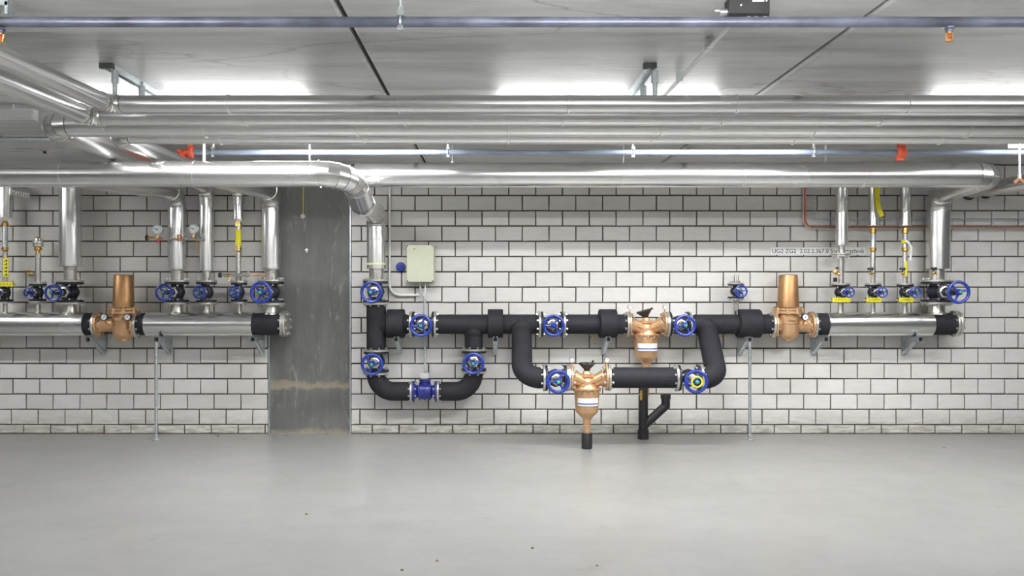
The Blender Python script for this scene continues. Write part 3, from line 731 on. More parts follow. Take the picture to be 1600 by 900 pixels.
build('union_fitting', MB().lathe([(-.035, .022), (-.01, .022), (-.008, .036), (.014, .036), (.016, .03), (.03, .03)], z(390), (0,0,1), 8), 'brass', t)
build('cap', MB().lathe([(0, .03), (.006, .047), (.026, .047), (.03, .036), (.034, .047), (.058, .046), (.062, .034), (.08, .03)], z(386), (0,0,1), 20), 'steel', t)
build('plug', MB().cyl(z(373), z(370), .02, 8), 'copper', t)

vert('wide silver vertical pipe left of the left bronze reducer', 110, 33, TOPY, 416.5, 19, 438)
BZ = 1.24   # distance of the big horizontal pipe from the wall
def branch_vert(label, px, w_, ybot, neck_w, neck_bot, ycorner, back_px, back_zw, back_py=None):
    t = thing('clad_pipe', label, 'pipe', P(px, ybot, H))
    c = P(px, ycorner, H)
    far = P(back_px, back_py, back_zw) if back_py else P(back_px, VY-(VY-ycorner)*zr(back_zw)/zr(H), back_zw)
    clad_pipe(t, [P(px, ybot, H), c, far], [S(w_, H)*.85], S(w_, H)/2, gores=5)
    n = MB().lathe([(0, S(neck_w, H)/2), (S(neck_bot-ybot, H)+.01, S(neck_w, H)/2)], P(px, ybot-1, H), (0,0,-1), 20, True)
    o = build('bare_pipe_end', n, 'steel', t)
    for dy in (2.5, 5.5): build('weld_ring', MB().torus(P(px, ybot+dy, H), (0,0,1), S(neck_w, H)/2, .0035, 20, 6), 'steel', o)
    return t
branch_vert('silver vertical pipe crossed by the gauge fittings, bent at the top', 276.5, 27.5, 421, 18, 438, 300, 104, 2.2, 272)
branch_vert('silver vertical pipe beside the pillar, bent at the top behind the big pipe', 423.5, 30, 421, 20, 438, 298, 330, 2.15, 272)
t = thing('clad_pipe', 'short thin silver pipe with yellow sleeve and brass unions below it', 'pipe', P(372.3, 343, H))
clad_pipe(t, [P(372.3, 343, H), P(372.3, 316, H)], [], S(15.5, H)/2)
build('white_ring', MB().cyl(P(372.5, 343, H), P(372.5, 347, H), .03, 16), 'white', t)
brass_run(t, 372.5, 343, 351, 390, 440)
build('yellow_sleeve', MB().cyl(P(372.2, 359, H+.004), P(372.2, 384.5, H+.004), S(9.5, H)/2, 14), 'yellow', t)
# gauges with small fittings
t = thing('gauge_assembly', 'left pressure gauge with red lever tap and brass end', 'gauge', P(246, 372, H+.12), 'pressure gauges on cross fittings')
q = P(246, 358.6, .33); gauge(t, q, S(8.2, .33), q-Vector((0, 0, .085)), 'zinc', tilt=2)
m = MB().cyl(P(236, 373, .30), P(279, 373.5, .30), .009, 10)
for xx in (243, 251, 263): m.lathe([(-.014, .014), (.014, .014)], P(xx, 373, .30), (1,0,0), 6)
build('fitting_pipe', m, 'steel', t)
build('brass_end', MB().lathe([(-.04, .016), (-.02, .018), (-.02, .012), (.03, .012)], P(235, 371.5, .30), (1,0,0), 8), 'brass', t)
build('end_knob', MB().disc(P(229.5, 371.5, .30), (1,0,0), .026, .018, 14), 'plastic', t)
build('red_lever', MB().bar(P(243.5, 378.5, .33), P(253, 373.5, .33), .014, .012), 'red', t)
t = thing('gauge_assembly', 'right pressure gauge with copper cap and hanging chain', 'gauge', P(302, 372, H+.12), 'pressure gauges on cross fittings')
q = P(302.3, 357.7, .33); gauge(t, q, S(7.8, .33), q-Vector((0, 0, .085)), 'zinc', tilt=2)
m = MB().cyl(P(281, 372, .30), P(320, 375, .30), .010, 10)
for xx in (290, 298, 306, 314): m.lathe([(-.012, .016), (.012, .016)], P(xx, 372.6, .30), (1,0,0), 6)
m.bar(P(280, 364, .32), P(292, 367, .32), .004)
build('fitting_pipe', m, 'steel', t)
build('copper_cap', MB().lathe([(-.03, .013), (-.01, .02), (.02, .02), (.03, .014)], P(280, 371.5, .31), (0,0,1), 12).cyl(P(280, 371, .31), P(284, 371, .31), .016, 10), 'copper', t)
m = MB()
for k in range(9): m.torus(P(307+.4*math.sin(k), 376+k*2.2, .31), (k % 2, 1-k % 2, .1), .006, .0018, 10, 5)
build('chain', m, 'brass', t)
# copper and chrome cross pipe beside the pillar valve
t = thing('sampling_pipe', 'thin copper and chrome cross pipe ending beside the pillar valve', 'pipe', P(378, 430, .29))
build('copper_tube', MB().cyl(P(388, 430, .29), P(415, 430, .25), .009, 10), 'copper', t)
m = MB().cyl(P(346, 430, .29), P(390, 430, .29), .012, 10)
for xx in (352, 362, 376, 386): m.lathe([(-.014, .018), (.014, .018)], P(xx, 430, .29), (1,0,0), 6)
m.cyl(P(388, 430, .29), P(388, 421, .29), .007, 8)
build('chrome_fitting', m, 'steel', t)
build('brass_valve', MB().lathe([(-.03, .014), (0, .02), (.03, .014)], P(357, 430, .29), (1,0,0), 8).cyl(P(361, 430, .29), P(357, 440, .31), .005, 8), 'brass', t)
build('end_knob', MB().disc(P(344, 430, .29), (1,0,0), .024, .03, 14), 'plastic', t)

# ------------------------------------------------------------------ big horizontal pipes and overhead pipes
LB = 2.2
def seams(pxs, zw): return [P(p_, 0, zw).x for p_ in pxs]
t = thing('clad_pipe', 'large silver pipe at front left that bends down to the black U loop', 'pipe', P(300, 292, LB))
clad_pipe(t, [P(-360, 272, LB), P(549, 272, LB), P(566, 318, 1.65), P(588, 335, H), P(588, 376, H)], [.22, .22, .11], S(40.5, LB)/2, seams((98, 303), LB), gores=6)
t2 = t
clad_pipe(t, [P(588, 372, H), P(588, 420, H)], [], S(29.6, H)/2)
n = MB().cyl(P(588, 419, H), P(588, 437, H), S(22.5, H)/2, 20); build('bare_pipe_end', n, 'steel', t)
build('yellow_tape', MB().lathe([(0, S(30, H)/2+.001), (.02, S(30, H)/2+.001)], P(588, 414, H), (0,0,1), 28, True), simple('pale_yellow_tape', (.62, .62, .36), .5), t)
t = thing('clad_pipe', 'large silver pipe across centre and right, bending down to the far right valve', 'pipe', P(1100, 293, 1.1))
clad_pipe(t, [P(556, 273.5, 1.1), P(1553, 273.5, 1.1), P(1466, 301, H), P(1466, 420, H)], [.15, .15], .1045, seams((593, 780, 968, 1158, 1345), 1.1), gores=4)
n = MB().cyl(P(1464, 419, H), P(1464, 440, H), S(23, H)/2, 20); build('bare_pipe_end', n, 'steel', t)

def hgt(py, zw): return EYE+(VY-py)/SC/zr(zw)
ZA, ZB, ZC, ZD = 3.79, 3.47, 3.10, 2.85
t = thing('clad_pipe', 'highest and foremost of the four overhead silver pipes, bent at left', 'pipe', P(900, 176, ZA), 'four overhead silver pipes')
ca = P(168, 162.5, ZA)
clad_pipe(t, [P(1760, 162.5, ZA), ca, Vector((ca.x-.05, -6.6, ca.z))], [.07], .0435, seams((180, 360, 626, 890, 1153, 1420), ZA), gores=4)
t = thing('clad_pipe', 'second overhead silver pipe, just behind the foremost, bent towards the viewer', 'pipe', P(900, 195, ZB), 'four overhead silver pipes')
cb = P(138, 182, ZB)
clad_pipe(t, [P(1760, 182, ZB), cb, Vector((cb.x-.05, -6.6, cb.z))], [.08], .050, seams((150, 388, 636, 881, 1129, 1377), ZB), gores=4)
t = thing('clad_pipe', 'third overhead silver pipe, thick, running back at left and down beside the gauges', 'pipe', P(900, 214, ZC), 'four overhead silver pipes')
clad_pipe(t, [P(1760, 194.5, ZC), P(72, 194.5, ZC), P(322.8, 291, H), P(322.8, 320, H)], [.14, .11], .074, seams((98, 323, 562, 797, 1034, 1272, 1512), ZC), gores=4)
clad_pipe(t, [P(322.8, 319, H), P(322.8, 423, H)], [], S(22.3, H)/2)
n = MB().cyl(P(322.8, 422, H), P(322.8, 438, H), S(12.5, H)/2, 20); build('bare_pipe_end', n, 'steel', t)
t = thing('clad_pipe', 'rearmost and lowest overhead silver pipe, bent back at left above yellow sleeve', 'pipe', P(900, 225, ZD), 'four overhead silver pipes')
clad_pipe(t, [P(1760, 211, ZD), P(178, 211, ZD), P(372.3, 293.5, H), P(372.3, 319, H)], [.10, .09], S(28, ZD)/2, seams((347, 573, 796, 1019, 1241, 1470), ZD), gores=4)

# pipes dropping out of the wall at the right
for i, (px, py, rr, lb) in enumerate(((1514, 300, .062, 'silver pipe entering the wall right of the far right drop pipe'), (1540, 300, .05, 'silver pipe entering the wall, furthest right'))):
    a = P(px, py, .02); t = thing('clad_pipe', lb, 'pipe', a, 'silver pipes entering the wall at right')
    clad_pipe(t, [a, Vector((a.x+.03, -2.4, a.z+.0))], [], rr)
    build('black_collar', MB().disc(a+Vector((0, .0, -.008)), (0,1,0), rr*1.12, .03, 24), 'plastic', t)
# left: flexible insulated pipe end behind the big pipe
t = thing('flexible_pipe', 'ribbed silver pipe end just under the big pipe at left', 'pipe', P(30, 300, .15))
a, b = P(16, 298, .2), P(46, 303, .1)
m = MB(); pts = []; rr = []
for k in range(17): pts.append(a.lerp(b, k/16)); rr.append(.046+.004*(k % 2))
build('ribbed_sleeve', m.sweep(pts, rr, 20), 'alu', t)

# ------------------------------------------------------------------ sprinkler pipes
FZ = 4.8
t = thing('sprinkler_pipe', 'dark blue-grey sprinkler pipe near the top of the picture', 'pipe', P(626, 43, FZ))
build('pipe_run', MB().cyl(P(-250, 34.5, FZ), P(1850, 34.5, FZ), S(16, FZ)/2, 24), 'paint', t)
for px, py, s_ in ((1483, 44, 1), (1, 46, 1)):
    sh = build('sprinkler_head', MB().lathe([(0, .022), (.006, .02), (.006, .013), (.02, .013)], P(px, py-1.5, FZ), (0,0,-1), 10), 'paint', t)
    c = P(px, py, FZ)
    m = MB().lathe([(.005, .011), (.02, .011), (.022, .006)], c, (0,0,-1), 8).disc(c-Vector((0, 0, .05)), (0,0,1), .016, .003, 12)
    m.bar(c+Vector((-.012, 0, -.018)), c+Vector((-.008, 0, -.05)), .005).bar(c+Vector((.012, 0, -.018)), c+Vector((.008, 0, -.05)), .005)
    build('brass_frame', m, 'brass', sh)
    build('glass_bulb', MB().cyl(c-Vector((0, 0, .02)), c-Vector((0, 0, .047)), .004, 8), 'red', sh)
def hanger(label, px, py, zw, r, group='pipe hangers'):
    c = P(px, py, zw); t = thing('pipe_hanger', label, 'hanger', c, group)
    build('rod', MB().cyl(c+Vector((0, 0, r)), (c.x, c.y, CEIL+.02), .005, 8), 'zinc', t)
    build('clamp', MB().torus(c, (1,0,0), r+.005, .005, 24, 6).box(c+Vector((0, 0, r+.012)), (.026, .03, .02)).box(c-Vector((0, 0, r+.006)), (.02, .03, .02)), 'zinc', t)
    build('nut', MB().cyl(c+Vector((0, 0, r+.02)), c+Vector((0, 0, r+.04)), .012, 6, False), 'bolt', t)
hanger('rod hanger holding the dark sprinkler pipe at top centre', 626, 34.5, FZ, S(16, FZ)/2)
t = thing('ceiling_clip', 'grey metal clip at the top left corner above the sprinkler pipe', 'bracket', P(6, 10, FZ-.1))
c = P(4, 15, FZ-.15)
build('clip_box', MB().box(c+Vector((-.02, 0, .02)), (.11, .05, .02)).box(c+Vector((.028, 0, 0)), (.012, .05, .05)).box(c+Vector((-.04, 0, .05)), (.05, .04, .07)), 'zinc', t)
build('clip_bolt', MB().cyl(c+Vector((-.02, 0, -.02)), c+Vector((-.02, 0, .02)), .012, 8), 'bolt', t)
BZ2 = 1.50
t = thing('sprinkler_pipe', 'light blue-grey sprinkler pipe above the large silver pipe, red couplings', 'pipe', P(800, 243, BZ2))
yb_ = 238
build('pipe_run', MB().cyl(P(296, yb_, BZ2), P(1850, yb_, BZ2), S(8.6, BZ2)/2, 20), 'paint2', t)
e0, e1, e2 = P(302, yb_, BZ2), P(284, yb_-1, BZ2), P(280, 262, BZ2)
el = build('red_elbow', tube([e0, e1, e2], [.05], S(11, BZ2)/2, 20, 8), 'orange', t)
m = MB()
for q, d in ((P(299, yb_, BZ2), (1,0,0)), (P(282, 246, BZ2), (.15,0,1))): m.lathe([(-.02, .038), (-.012, .045), (.012, .045), (.02, .038)], q, d, 16); m.box(q+Vector((0, -.02, .046)), (.035, .03, .02))
build('red_coupling', m, 'orange', t)
q = P(1408, yb_, BZ2)
build('red_coupling', MB().lathe([(-.035, .034), (-.02, .052), (.02, .052), (.035, .034)], q, (1,0,0), 18).box(q+Vector((0, 0, .055)), (.05, .03, .02)).box(q-Vector((.01, 0, .055)), (.05, .03, .02)), 'orange', t)
for px, lb in ((700, 'second from the left'), (989, 'near the centre'), (1271, 'right of centre')):
    hanger('small hanger on the light blue-grey sprinkler pipe, %s' % lb, px, yb_, BZ2, S(8.6, BZ2)/2, 'hangers on the rear sprinkler pipe')
hanger('small hanger on the light blue-grey sprinkler pipe near the red elbow', 333, yb_, BZ2, S(8.6, BZ2)/2, 'hangers on the rear sprinkler pipe')
# rods that carry the big silver pipes from the ceiling
for px, zw, lb in ((319, LB, 'white rod from the ceiling to the big left pipe beside the red elbow'), (484, LB, 'rod from the ceiling to the big left pipe before its bend'),
                   (1290, 1.1, 'rod from the ceiling to the big right pipe above the cable tray'), (974, 1.1, 'short rod from the ceiling to the big right pipe at centre'),
                   (707, 1.1, 'short rod from the ceiling to the big right pipe left of centre')):
    a = P(px, 255, zw)
    t = thing('hanger_rod', lb, 'rod', a, 'rods carrying the large silver pipes')
    build('rod', MB().cyl(a, (a.x, a.y, CEIL+.02), .009 if px in (319, 1290) else .005, 8), 'white' if px in (319, 1290) else 'zinc', t)
    build('nut', MB().cyl(a+Vector((0, 0, -.012)), a+Vector((0, 0, .012)), .016, 6, False), 'bolt', t)
a = P(1593, 242, 1.7)
t = thing('hanger_rod', 'threaded rod with reddish clamp at the far right edge', 'rod', a, 'rods carrying the large silver pipes')
b = P(1593, 279, 1.7)
build('rod', MB().cyl(b, (b.x, b.y, CEIL+.02), .007, 8), 'zinc', t)
build('clamp', MB().bar(b+Vector((-.04, 0, -.03)), b, .01, .02).bar(b, b+Vector((.04, 0, -.03)), .01, .02), 'copper', t)
build('nut', MB().cyl(b, b+Vector((0, 0, .03)), .013, 6, False), 'bolt', t)

# trapeze hangers
def trapeze(label, X, sx):
    t = thing('trapeze_hanger', label, 'hanger', (X, -3.6, CEIL-.02), 'ceiling rails with hanger rods')
    y0, y1 = -3.66, -2.1
    m = MB().box((X, (y0+y1)/2, CEIL-.004), (.036, y1-y0, .006)).box((X-.018, (y0+y1)/2, CEIL-.018), (.003, y1-y0, .034)).box((X+.018, (y0+y1)/2, CEIL-.018), (.003, y1-y0, .034))
    build('ceiling_rail', m, 'zinc', t)
    build('rail_end', MB().box((X-sx*.01, y0+.01, CEIL-.016), (.07, .03, .028)), 'plastic', t)
    for yy, r_ in ((y0+.035, .0125), (-3.29, .0125)):
        xx = X+sx*.022
        build('hanger_tube', MB().cyl((xx, yy, CEIL-.06), (xx, yy, CEIL-.23), r_, 12), 'zinc', t)
        build('tube_nut', MB().cyl((xx, yy, CEIL-.10), (xx, yy, CEIL-.035), .019, 8, False).cyl((xx, yy, CEIL-.05), (xx, yy, CEIL-.01), .008, 8), 'zinc', t)
trapeze('ceiling rail with hanger tubes above the overhead pipes at left', -2.02, 1)
trapeze('ceiling rail with hanger tubes above the overhead pipes right of centre', .885-.04, 1)
# pale conduit along the ceiling
a, b = P(1161, 38, 4.5), P(1057, 144, 2.9)
a.z = b.z = CEIL-.03; 
t = thing('ceiling_conduit', 'straight white conduit running back along the ceiling right of centre', 'conduit', a)
a = Vector((1.035, -4.45, CEIL-.045)); b = Vector((1.02, -1.6, CEIL-.045))
build('conduit_tube', MB().cyl(a, b, .011, 12), 'white', t)
for yy in (-4.1, -3.48, -2.6): build('conduit_clip', MB().box((1.03, yy, CEIL-.03), (.035, .03, .05)), 'zinc', t)
# black ceiling box
q = P(1167, 15, 4.62)
t = thing('ceiling_box', 'black electrical box with white sticker under the ceiling at top right', 'box', q)
m = MB()
w2, h2, dpt = .082, .038, .035; ch = .012
prof = [(-h2+ch, -dpt), (-h2, -dpt+ch), (-h2, dpt), (h2, dpt), (h2, -dpt)]
vs = [q+Vector((s_*w2, yy, zz)) for s_ in (-1, 1) for zz, yy in prof]
m.add(vs, [(4,3,2,1,0), (5,6,7,8,9)]+[(i, (i+1) % 5, 5+(i+1) % 5, 5+i) for i in range(5)])
build('case', m, 'plastic', t)
build('mount', MB().box(q+Vector((0, .01, h2+.03)), (.06, .03, .07)), 'plastic', t)
build('sticker', MB().box(q+Vector((.035, -dpt-.001, h2-.012)), (.048, .002, .012)), 'white', t)
build('button', MB().disc(q+Vector((-.035, -dpt-.002, .006)), (0,1,0), .004, .005, 8).disc(q+Vector((.068, -dpt-.002, .024)), (0,1,0), .004, .005, 8), 'white', t)
build('cable_gland', MB().cyl(q+Vector((-w2, 0, -.01)), q+Vector((-w2-.03, 0, -.01)), .014, 10).cyl(q+Vector((-w2-.03, 0, -.004)), q+Vector((-w2-.05, 0, -.004)), .006, 8), 'zinc', t)
for dx in (0, .03, .066): build('clip', MB().box(q+Vector((dx, -dpt*.5, -h2-.004)), (.014, .02, .012)), 'zinc', t)
# small spotlight-like fitting at left behind pipes and a box at right
q = P(62, 236, .79); q.z = CEIL-.012
t = thing('ceiling_fitting', 'small bright metal clip under the dark ceiling left of the pipe bends', 'bracket', q)
build('clip_plate', MB().bar(q+Vector((-.045, 0, .01)), q+Vector((.045, 0, -.002)), .03, .012), 'seam', t)
build('clip_end', MB().box(q+Vector((.045, 0, 0)), (.012, .03, .02)), 'plastic', t)
q = P(1592, 229.5, 1.45)
tag(build('cable_rail', MB().box(q, (.2, .04, .03)).box(q+Vector((0, -.02, .018)), (.2, .006, .01)).box(q+Vector((.02, 0, .12)), (.01, .01, .24)), 'zinc'), 'short galvanised rail over the rear sprinkler pipe at right edge', 'rail')
# thin horizontal lines at left behind the bends
t = thing('thin_pipe', 'thin horizontal pipe behind the left pipe bends', 'pipe', P(40, 217, 1.7))
build('pipe_run', MB().cyl(P(-150, 217, 1.7), P(150, 217.5, 1.7), .018, 12), 'zinc', t)
build('clamp', MB().torus(P(2, 217, 1.7), (1,0,0), .022, .005, 16, 6), 'zinc', t)

# ------------------------------------------------------------------ right-hand thin pipes
t = vert('silver vertical pipe in front of the wall lettering', 1315, 19.5, TOPY, 383.5, 10, 398)
z = lambda y: P(1314, y, H)
f = build('counter_flange', MB().disc(z(397), (0,0,1), S(30, H)/2, .014, 24).disc(z(400), (0,0,1), S(27, H)/2, .012, 24), 'flange', t)
build('bolts', MB().bolts(z(399), (0,0,1), S(11.5, H), 4, .011, .07), 'bolt', f)
build('lower_pipe', MB().cyl(z(399), z(444), S(9, H)/2, 16), 'steel', t)
m = MB().lathe([(-.02, .012), (0, .018), (.02, .012)], P(1306, 426, .24), (0,0,1), 8).cyl(P(1300, 423, .24), P(1312, 429, .24), .008, 8)
build('brass_tap', m, 'brass', t); build('tap_knob', MB().disc(P(1308, 419, .25), (0,0,1), .014, .02, 10).disc(P(1305, 437, .25), (0,0,1), .018, .04, 10), 'plastic', t)
def thin(label, px):
    t = thing('clad_pipe', label, 'pipe', P(px, 353, H))
    clad_pipe(t, [P(px+.8, 353, H), P(px+.8, TOPY, H)], [], S(15.5, H)/2)
    brass_run(t, px, 353, 362, 390, 443)
    build('brass_tap', MB().ball(P(px-4, 427, .25), .016, 10).cyl(P(px-4, 427, .25), P(px, 427, .22), .008, 8), 'brass', t)
    build('tap_knob', MB().disc(P(px-4, 420, .25), (0,0,1), .026, .022, 12).cyl(P(px-4, 427, .25), P(px-4, 420, .25), .006, 8), 'plastic', t)
    return t
t1 = thin('silver and brass riser with hanging yellow tape at its top', 1364)
t3 = thin('silver and brass riser with white paper loop tied on', 1414)
def ribbon(corners, wd, th=.002):
    m = MB(); pts = smooth_path(corners, [.1]*(len(corners)-2), 5)
    for a, b in zip(pts, pts[1:]): m.bar(a, b+(b-a)*.08, th, wd)
    return m
def ribbon_xz(pts, wd):      # flat tape facing the viewer
    m = MB(); L = []
    for i, p_ in enumerate(pts):
        t_ = (pts[min(i+1, len(pts)-1)]-pts[max(i-1, 0)]); n_ = Vector((t_.z, 0, -t_.x)).normalized()*wd/2; L += [p_-n_, p_+n_]
    bk = [v+Vector((0, .003, 0)) for v in L]; k = len(L)
    fs = [(2*i, 2*i+1, 2*i+3, 2*i+2) for i in range(len(pts)-1)]+[(k+2*i, k+2*i+2, k+2*i+3, k+2*i+1) for i in range(len(pts)-1)]
    fs += [(2*i, 2*i+2, k+2*i+2, k+2*i) for i in range(len(pts)-1)]+[(2*i+1, k+2*i+1, k+2*i+3, 2*i+3) for i in range(len(pts)-1)]
    return m.add(L+bk, fs)
build('yellow_tape', ribbon_xz([P(1371.5, 288, .30), P(1371, 305, .31), P(1371.5, 318, .32), P(1374, 328, .32), P(1378.5, 338, .31)], S(7.5, .3)), 'yellow', t1)
build('yellow_tape', ribbon_xz([P(1415.5, 408, .245), P(1416, 420, .245), P(1415.5, 432, .245)], S(3.6, .25)), 'yellow', t3)
build('yellow_wrap', MB().lathe([(0, .028), (.035, .029)], P(1412.5, 381, .2), (.2,0,1), 14).bar(P(1417, 377, .24), P(1426, 387, .25), .004, .012), 'yellow', t3)
build('paper_loop', ribbon_xz([P(1415, 376, .25), P(1420, 379, .26), P(1424, 386, .26), P(1423.5, 396, .25), P(1422, 407, .25)], S(3.5, .25)), 'white', t3)
build('tap_knob', MB().disc(P(1459, 420, .32), (0,0,1), .026, .02, 12), 'plastic', t3) if False else None
t = thing('drain_tap', 'small brass tap with black knob on the far right drop pipe', 'tap', P(1459, 424, .3))
build('tap_body', MB().ball(P(1459, 426, .30), .018, 10).cyl(P(1459, 426, .30), P(1461, 426, .24), .009, 8), 'brass', t)
build('cap', MB().disc(P(1459, 419.5, .30), (0,0,1), .027, .022, 12).cyl(P(1459, 426, .30), P(1459, 420, .30), .007, 8), 'plastic', t)
t = thing('drain_tap', 'small brass tap at the wall between the two leftmost valves', 'tap', P(44, 427, .06))
build('tap_body', MB().cyl(P(43, 428, .02), P(43, 428, .1), .012, 8).cyl(P(42, 428, .08), P(51, 428, .08), .009, 8), 'brass', t)
build('cap', MB().disc(P(44, 423, .08), (0,0,1), .02, .014, 10), 'brass', t)
# yellow tags tied on the small valves
for px, a, b, lb in ((1314.7, 1300.7, 1328.7, 'yellow tag on the small valve below the wall lettering'), (1365.5, 1354, 1377, 'yellow tag on the middle small valve at right'),
                     (1416, 1405, 1427.5, 'yellow tag on the small valve under the paper loop'), (6, -8, 20, 'yellow tag on the small valve at the left frame edge')):
    y = 468.5 if px > 100 else 444; zf = H+S(b-a, H)*.5+.012
    k = zr(zf)/zr(H)
    c = P(VX+(px-VX)*1.0, VY+(y-VY)*1.0, zf)
    t = thing('yellow_tag', lb, 'tag', c, 'yellow tags on small valves')
    build('tag_strip', MB().box(c, (S(b-a, zf), .004, S(7, zf))), 'yellow', t)
    m = MB(); rg = random.Random(px)
    for q in range(5):
        xx = c.x+S(b-a, zf)*(-.35+.17*q); m.bar((xx, c.y-.003, c.z-.006+rg.uniform(-.003, .003)), (xx+.012, c.y-.003, c.z+.006), .002, .003)
    build('pen_scribble', m, 'ink', t)
    build('tie', MB().bar(c+Vector((S(b-a, zf)*.48, 0, 0)), c+Vector((S(b-a, zf)*.42, .07, 0)), .004, .012).bar(c+Vector((-S(b-a, zf)*.48, 0, 0)), c+Vector((-S(b-a, zf)*.42, .07, 0)), .004, .012), 'yellow', t)
# nozzles above the lone valve
t = thing('nozzle_pipe', 'thin twin open tubes rising from the lone small valve', 'pipe', P(1149.5, 441, H))
build('tubes', MB().cyl(P(1146.5, 443, .22), P(1146.5, 429, .22), .010, 8).cyl(P(1152.5, 443, .2), P(1152.5, 430, .2), .010, 8).disc(P(1149.5, 440, H), (0,0,1), .045, .015, 14), 'steel', t)
build('nozzle_tips', MB().cyl(P(1146.5, 432, .22), P(1146.5, 429, .22), .015, 8).cyl(P(1152.5, 434, .2), P(1152.5, 431, .2), .014, 8), 'zinc', t)
t = thing('stub_pipe', 'short pair of steel tubes joining the lone small valve to the black main', 'pipe', P(1149.5, 490, H))
build('tubes', MB().cyl(P(1147, 468, H), P(1147, 496, H), .011, 10).cyl(P(1152.5, 468, H), P(1152.5, 496, H), .011, 10), 'steel', t)

# ------------------------------------------------------------------ electrical box, conduit, sign, cable tray
t = thing('junction_box', 'pale green electrical enclosure on the brick wall right of the pillar', 'box', P(656, 442, .05))
zf = .17; a, b = P(634.8, 382.5, zf), P(678, 441, zf)
cx, cz = (a.x+b.x)/2, (a.z+b.z)/2; W_, H_ = b.x-a.x, a.z-b.z
def rbox(mb_, cx, cy, cz, W_, H_, dp, rad, nseg=4):
    pts = []
    for qx, qz, a0 in ((1, 1, 0), (-1, 1, 90), (-1, -1, 180), (1, -1, 270)):
        for i in range(nseg+1):
            an = math.radians(a0+90*i/nseg); pts.append((cx+qx*(W_/2-rad)+rad*math.cos(an), cz+qz*(H_/2-rad)+rad*math.sin(an)))
    n_ = len(pts); b2 = .004
    sh = lambda p_, s_: (cx+(p_[0]-cx)*(1-s_/W_*2), cz+(p_[1]-cz)*(1-s_/H_*2))
    r0_ = [(x_, cy+dp/2, z_) for x_, z_ in pts]; r1_ = [(x_, cy-dp/2+b2, z_) for x_, z_ in pts]; r2_ = [(sh(p_, b2)[0], cy-dp/2, sh(p_, b2)[1]) for p_ in pts]
    mb_.add(r0_+r1_+r2_, [(i, (i+1) % n_, n_+(i+1) % n_, n_+i)[::-1] for i in range(n_)]+[(n_+i, n_+(i+1) % n_, 2*n_+(i+1) % n_, 2*n_+i)[::-1] for i in range(n_)]+[tuple(range(n_)), tuple(2*n_+i for i in reversed(range(n_)))])
    return mb_
build('case', rbox(MB(), cx, -.07, cz, W_, H_, .12, .012), 'box', t)
build('lid', rbox(MB(), cx, -.148, cz, W_*.985, H_*.99, .035, .014), 'box', t)
m = MB()
for sx in (-1, 1):
    for sz in (-1, 1): m.disc((cx+sx*(W_/2-.012), -.166, cz+sz*(H_/2-.012)), (0,1,0), .006, .004, 10)
m.box((cx-.055, -.166, cz+H_/2-.04), (.02, .002, .006))
build('lid_screws', m, 'ink', t)
m = MB()
for dx in (-.01, .04, .08): m.cyl((cx+dx, -.08, cz-H_/2+.002), (cx+dx, -.08, cz-H_/2-.03), .012, 10)
build('cable_glands', m, 'grey', t)
for sx in (-1, 1):
    build('mounting_lug', MB().box((cx+sx*(W_/2+.012), -.02, cz+H_/2*sx-.01), (.03, .006, .02)), 'grey', t)
t = thing('blue_socket', 'round blue cap on the wall left of the pale green box', 'socket', P(626, 417, .02))
build('cap', MB().lathe([(0, .046), (.03, .046), (.04, .04), (.042, .015), (.05, .012)], P(626.3, 417, .02), (0,-1,0), 10, False), 'blue', t)
build('mount', MB().disc(P(626.3, 417, .015), (0,1,0), .03, .02, 16), 'grey', t)
t = thing('wall_conduit', 'thin white conduit bending from the ceiling to the green box', 'conduit', P(609, 450, .035))
build('conduit_tube', tube([Vector((P(608.8, 300, .04).x, -.04, CEIL-.02)), P(608.8, 461, .04), P(655, 461, .04)], [.10], .0115, 12), 'white', t)
for q_ in (P(626, 461, .03), P(636, 461, .03), P(608.8, 380, .03)): build('clip', MB().box(q_, (.03, .03, .026)), 'grey', t)
t = thing('meter_cable', 'grey cable hanging from the green box down to the flow meter', 'cable', P(663, 500, .08))
gx = P(663, 447, .08)
build('cable', tube([Vector((cx-.01, -.08, cz-H_/2-.02)), P(657.5, 456, .08), P(663, 466, .07), P(664, 570, .09), P(665, 580, H)], [.03, .04, .05], .0075, 10), 'grey', t)
build('second_lead', tube([Vector((cx+.04, -.08, cz-H_/2-.02)), P(664.5, 458, .08), P(663, 466, .07)], [.03], .006, 8), 'white', t)
build('sheath', MB().cyl(P(663.2, 462, .07), P(664, 572, .09), .0105, 10), 'zinc', t)

# wall lettering on its pale strip
t = thing('wall_sign', 'pale strip on the bricks with black room lettering and numbers', 'sign', P(1278, 397, .012))
a, b = P(1204.5, 386.3, .012), P(1352.5, 397.8, .012)
build('sign_strip', MB().box(((a.x+b.x)/2, -.0125, (a.z+b.z)/2), (b.x-a.x, .003, a.z-b.z)), simple('sign_paper', (.78, .78, .77), .6, 0, .02), t)
cu = bpy.data.curves.new('lettering', 'FONT'); cu.body = 'UG2 ZG2  2.02.2.367.0 Sanit\u00e4rtechnik'; cu.size = .0635; cu.extrude = .0006; cu.align_x = 'LEFT'
tmp = bpy.data.objects.new('lettering', cu); C.objects.link(tmp); bpy.context.view_layer.update()
dg = bpy.context.evaluated_depsgraph_get(); me = bpy.data.meshes.new_from_object(tmp.evaluated_get(dg)); bpy.data.objects.remove(tmp)
xs = [v.co.x for v in me.vertices]; wtxt = (b.x-a.x)*.972; k = wtxt/(max(xs)-min(xs)); x00 = min(xs)
R = Matrix.Rotation(PI/2, 3, 'X')
for v in me.vertices:
    q = R @ Vector(((v.co.x-x00)*k, v.co.y*min(k, 1.05), v.co.z)); v.co = q+Vector((a.x+(b.x-a.x)*.014, -.0148, b.z+.015))
me.materials.clear(); me.materials.append(M['ink'])
lt = bpy.data.objects.new('lettering', me); C.objects.link(lt); 
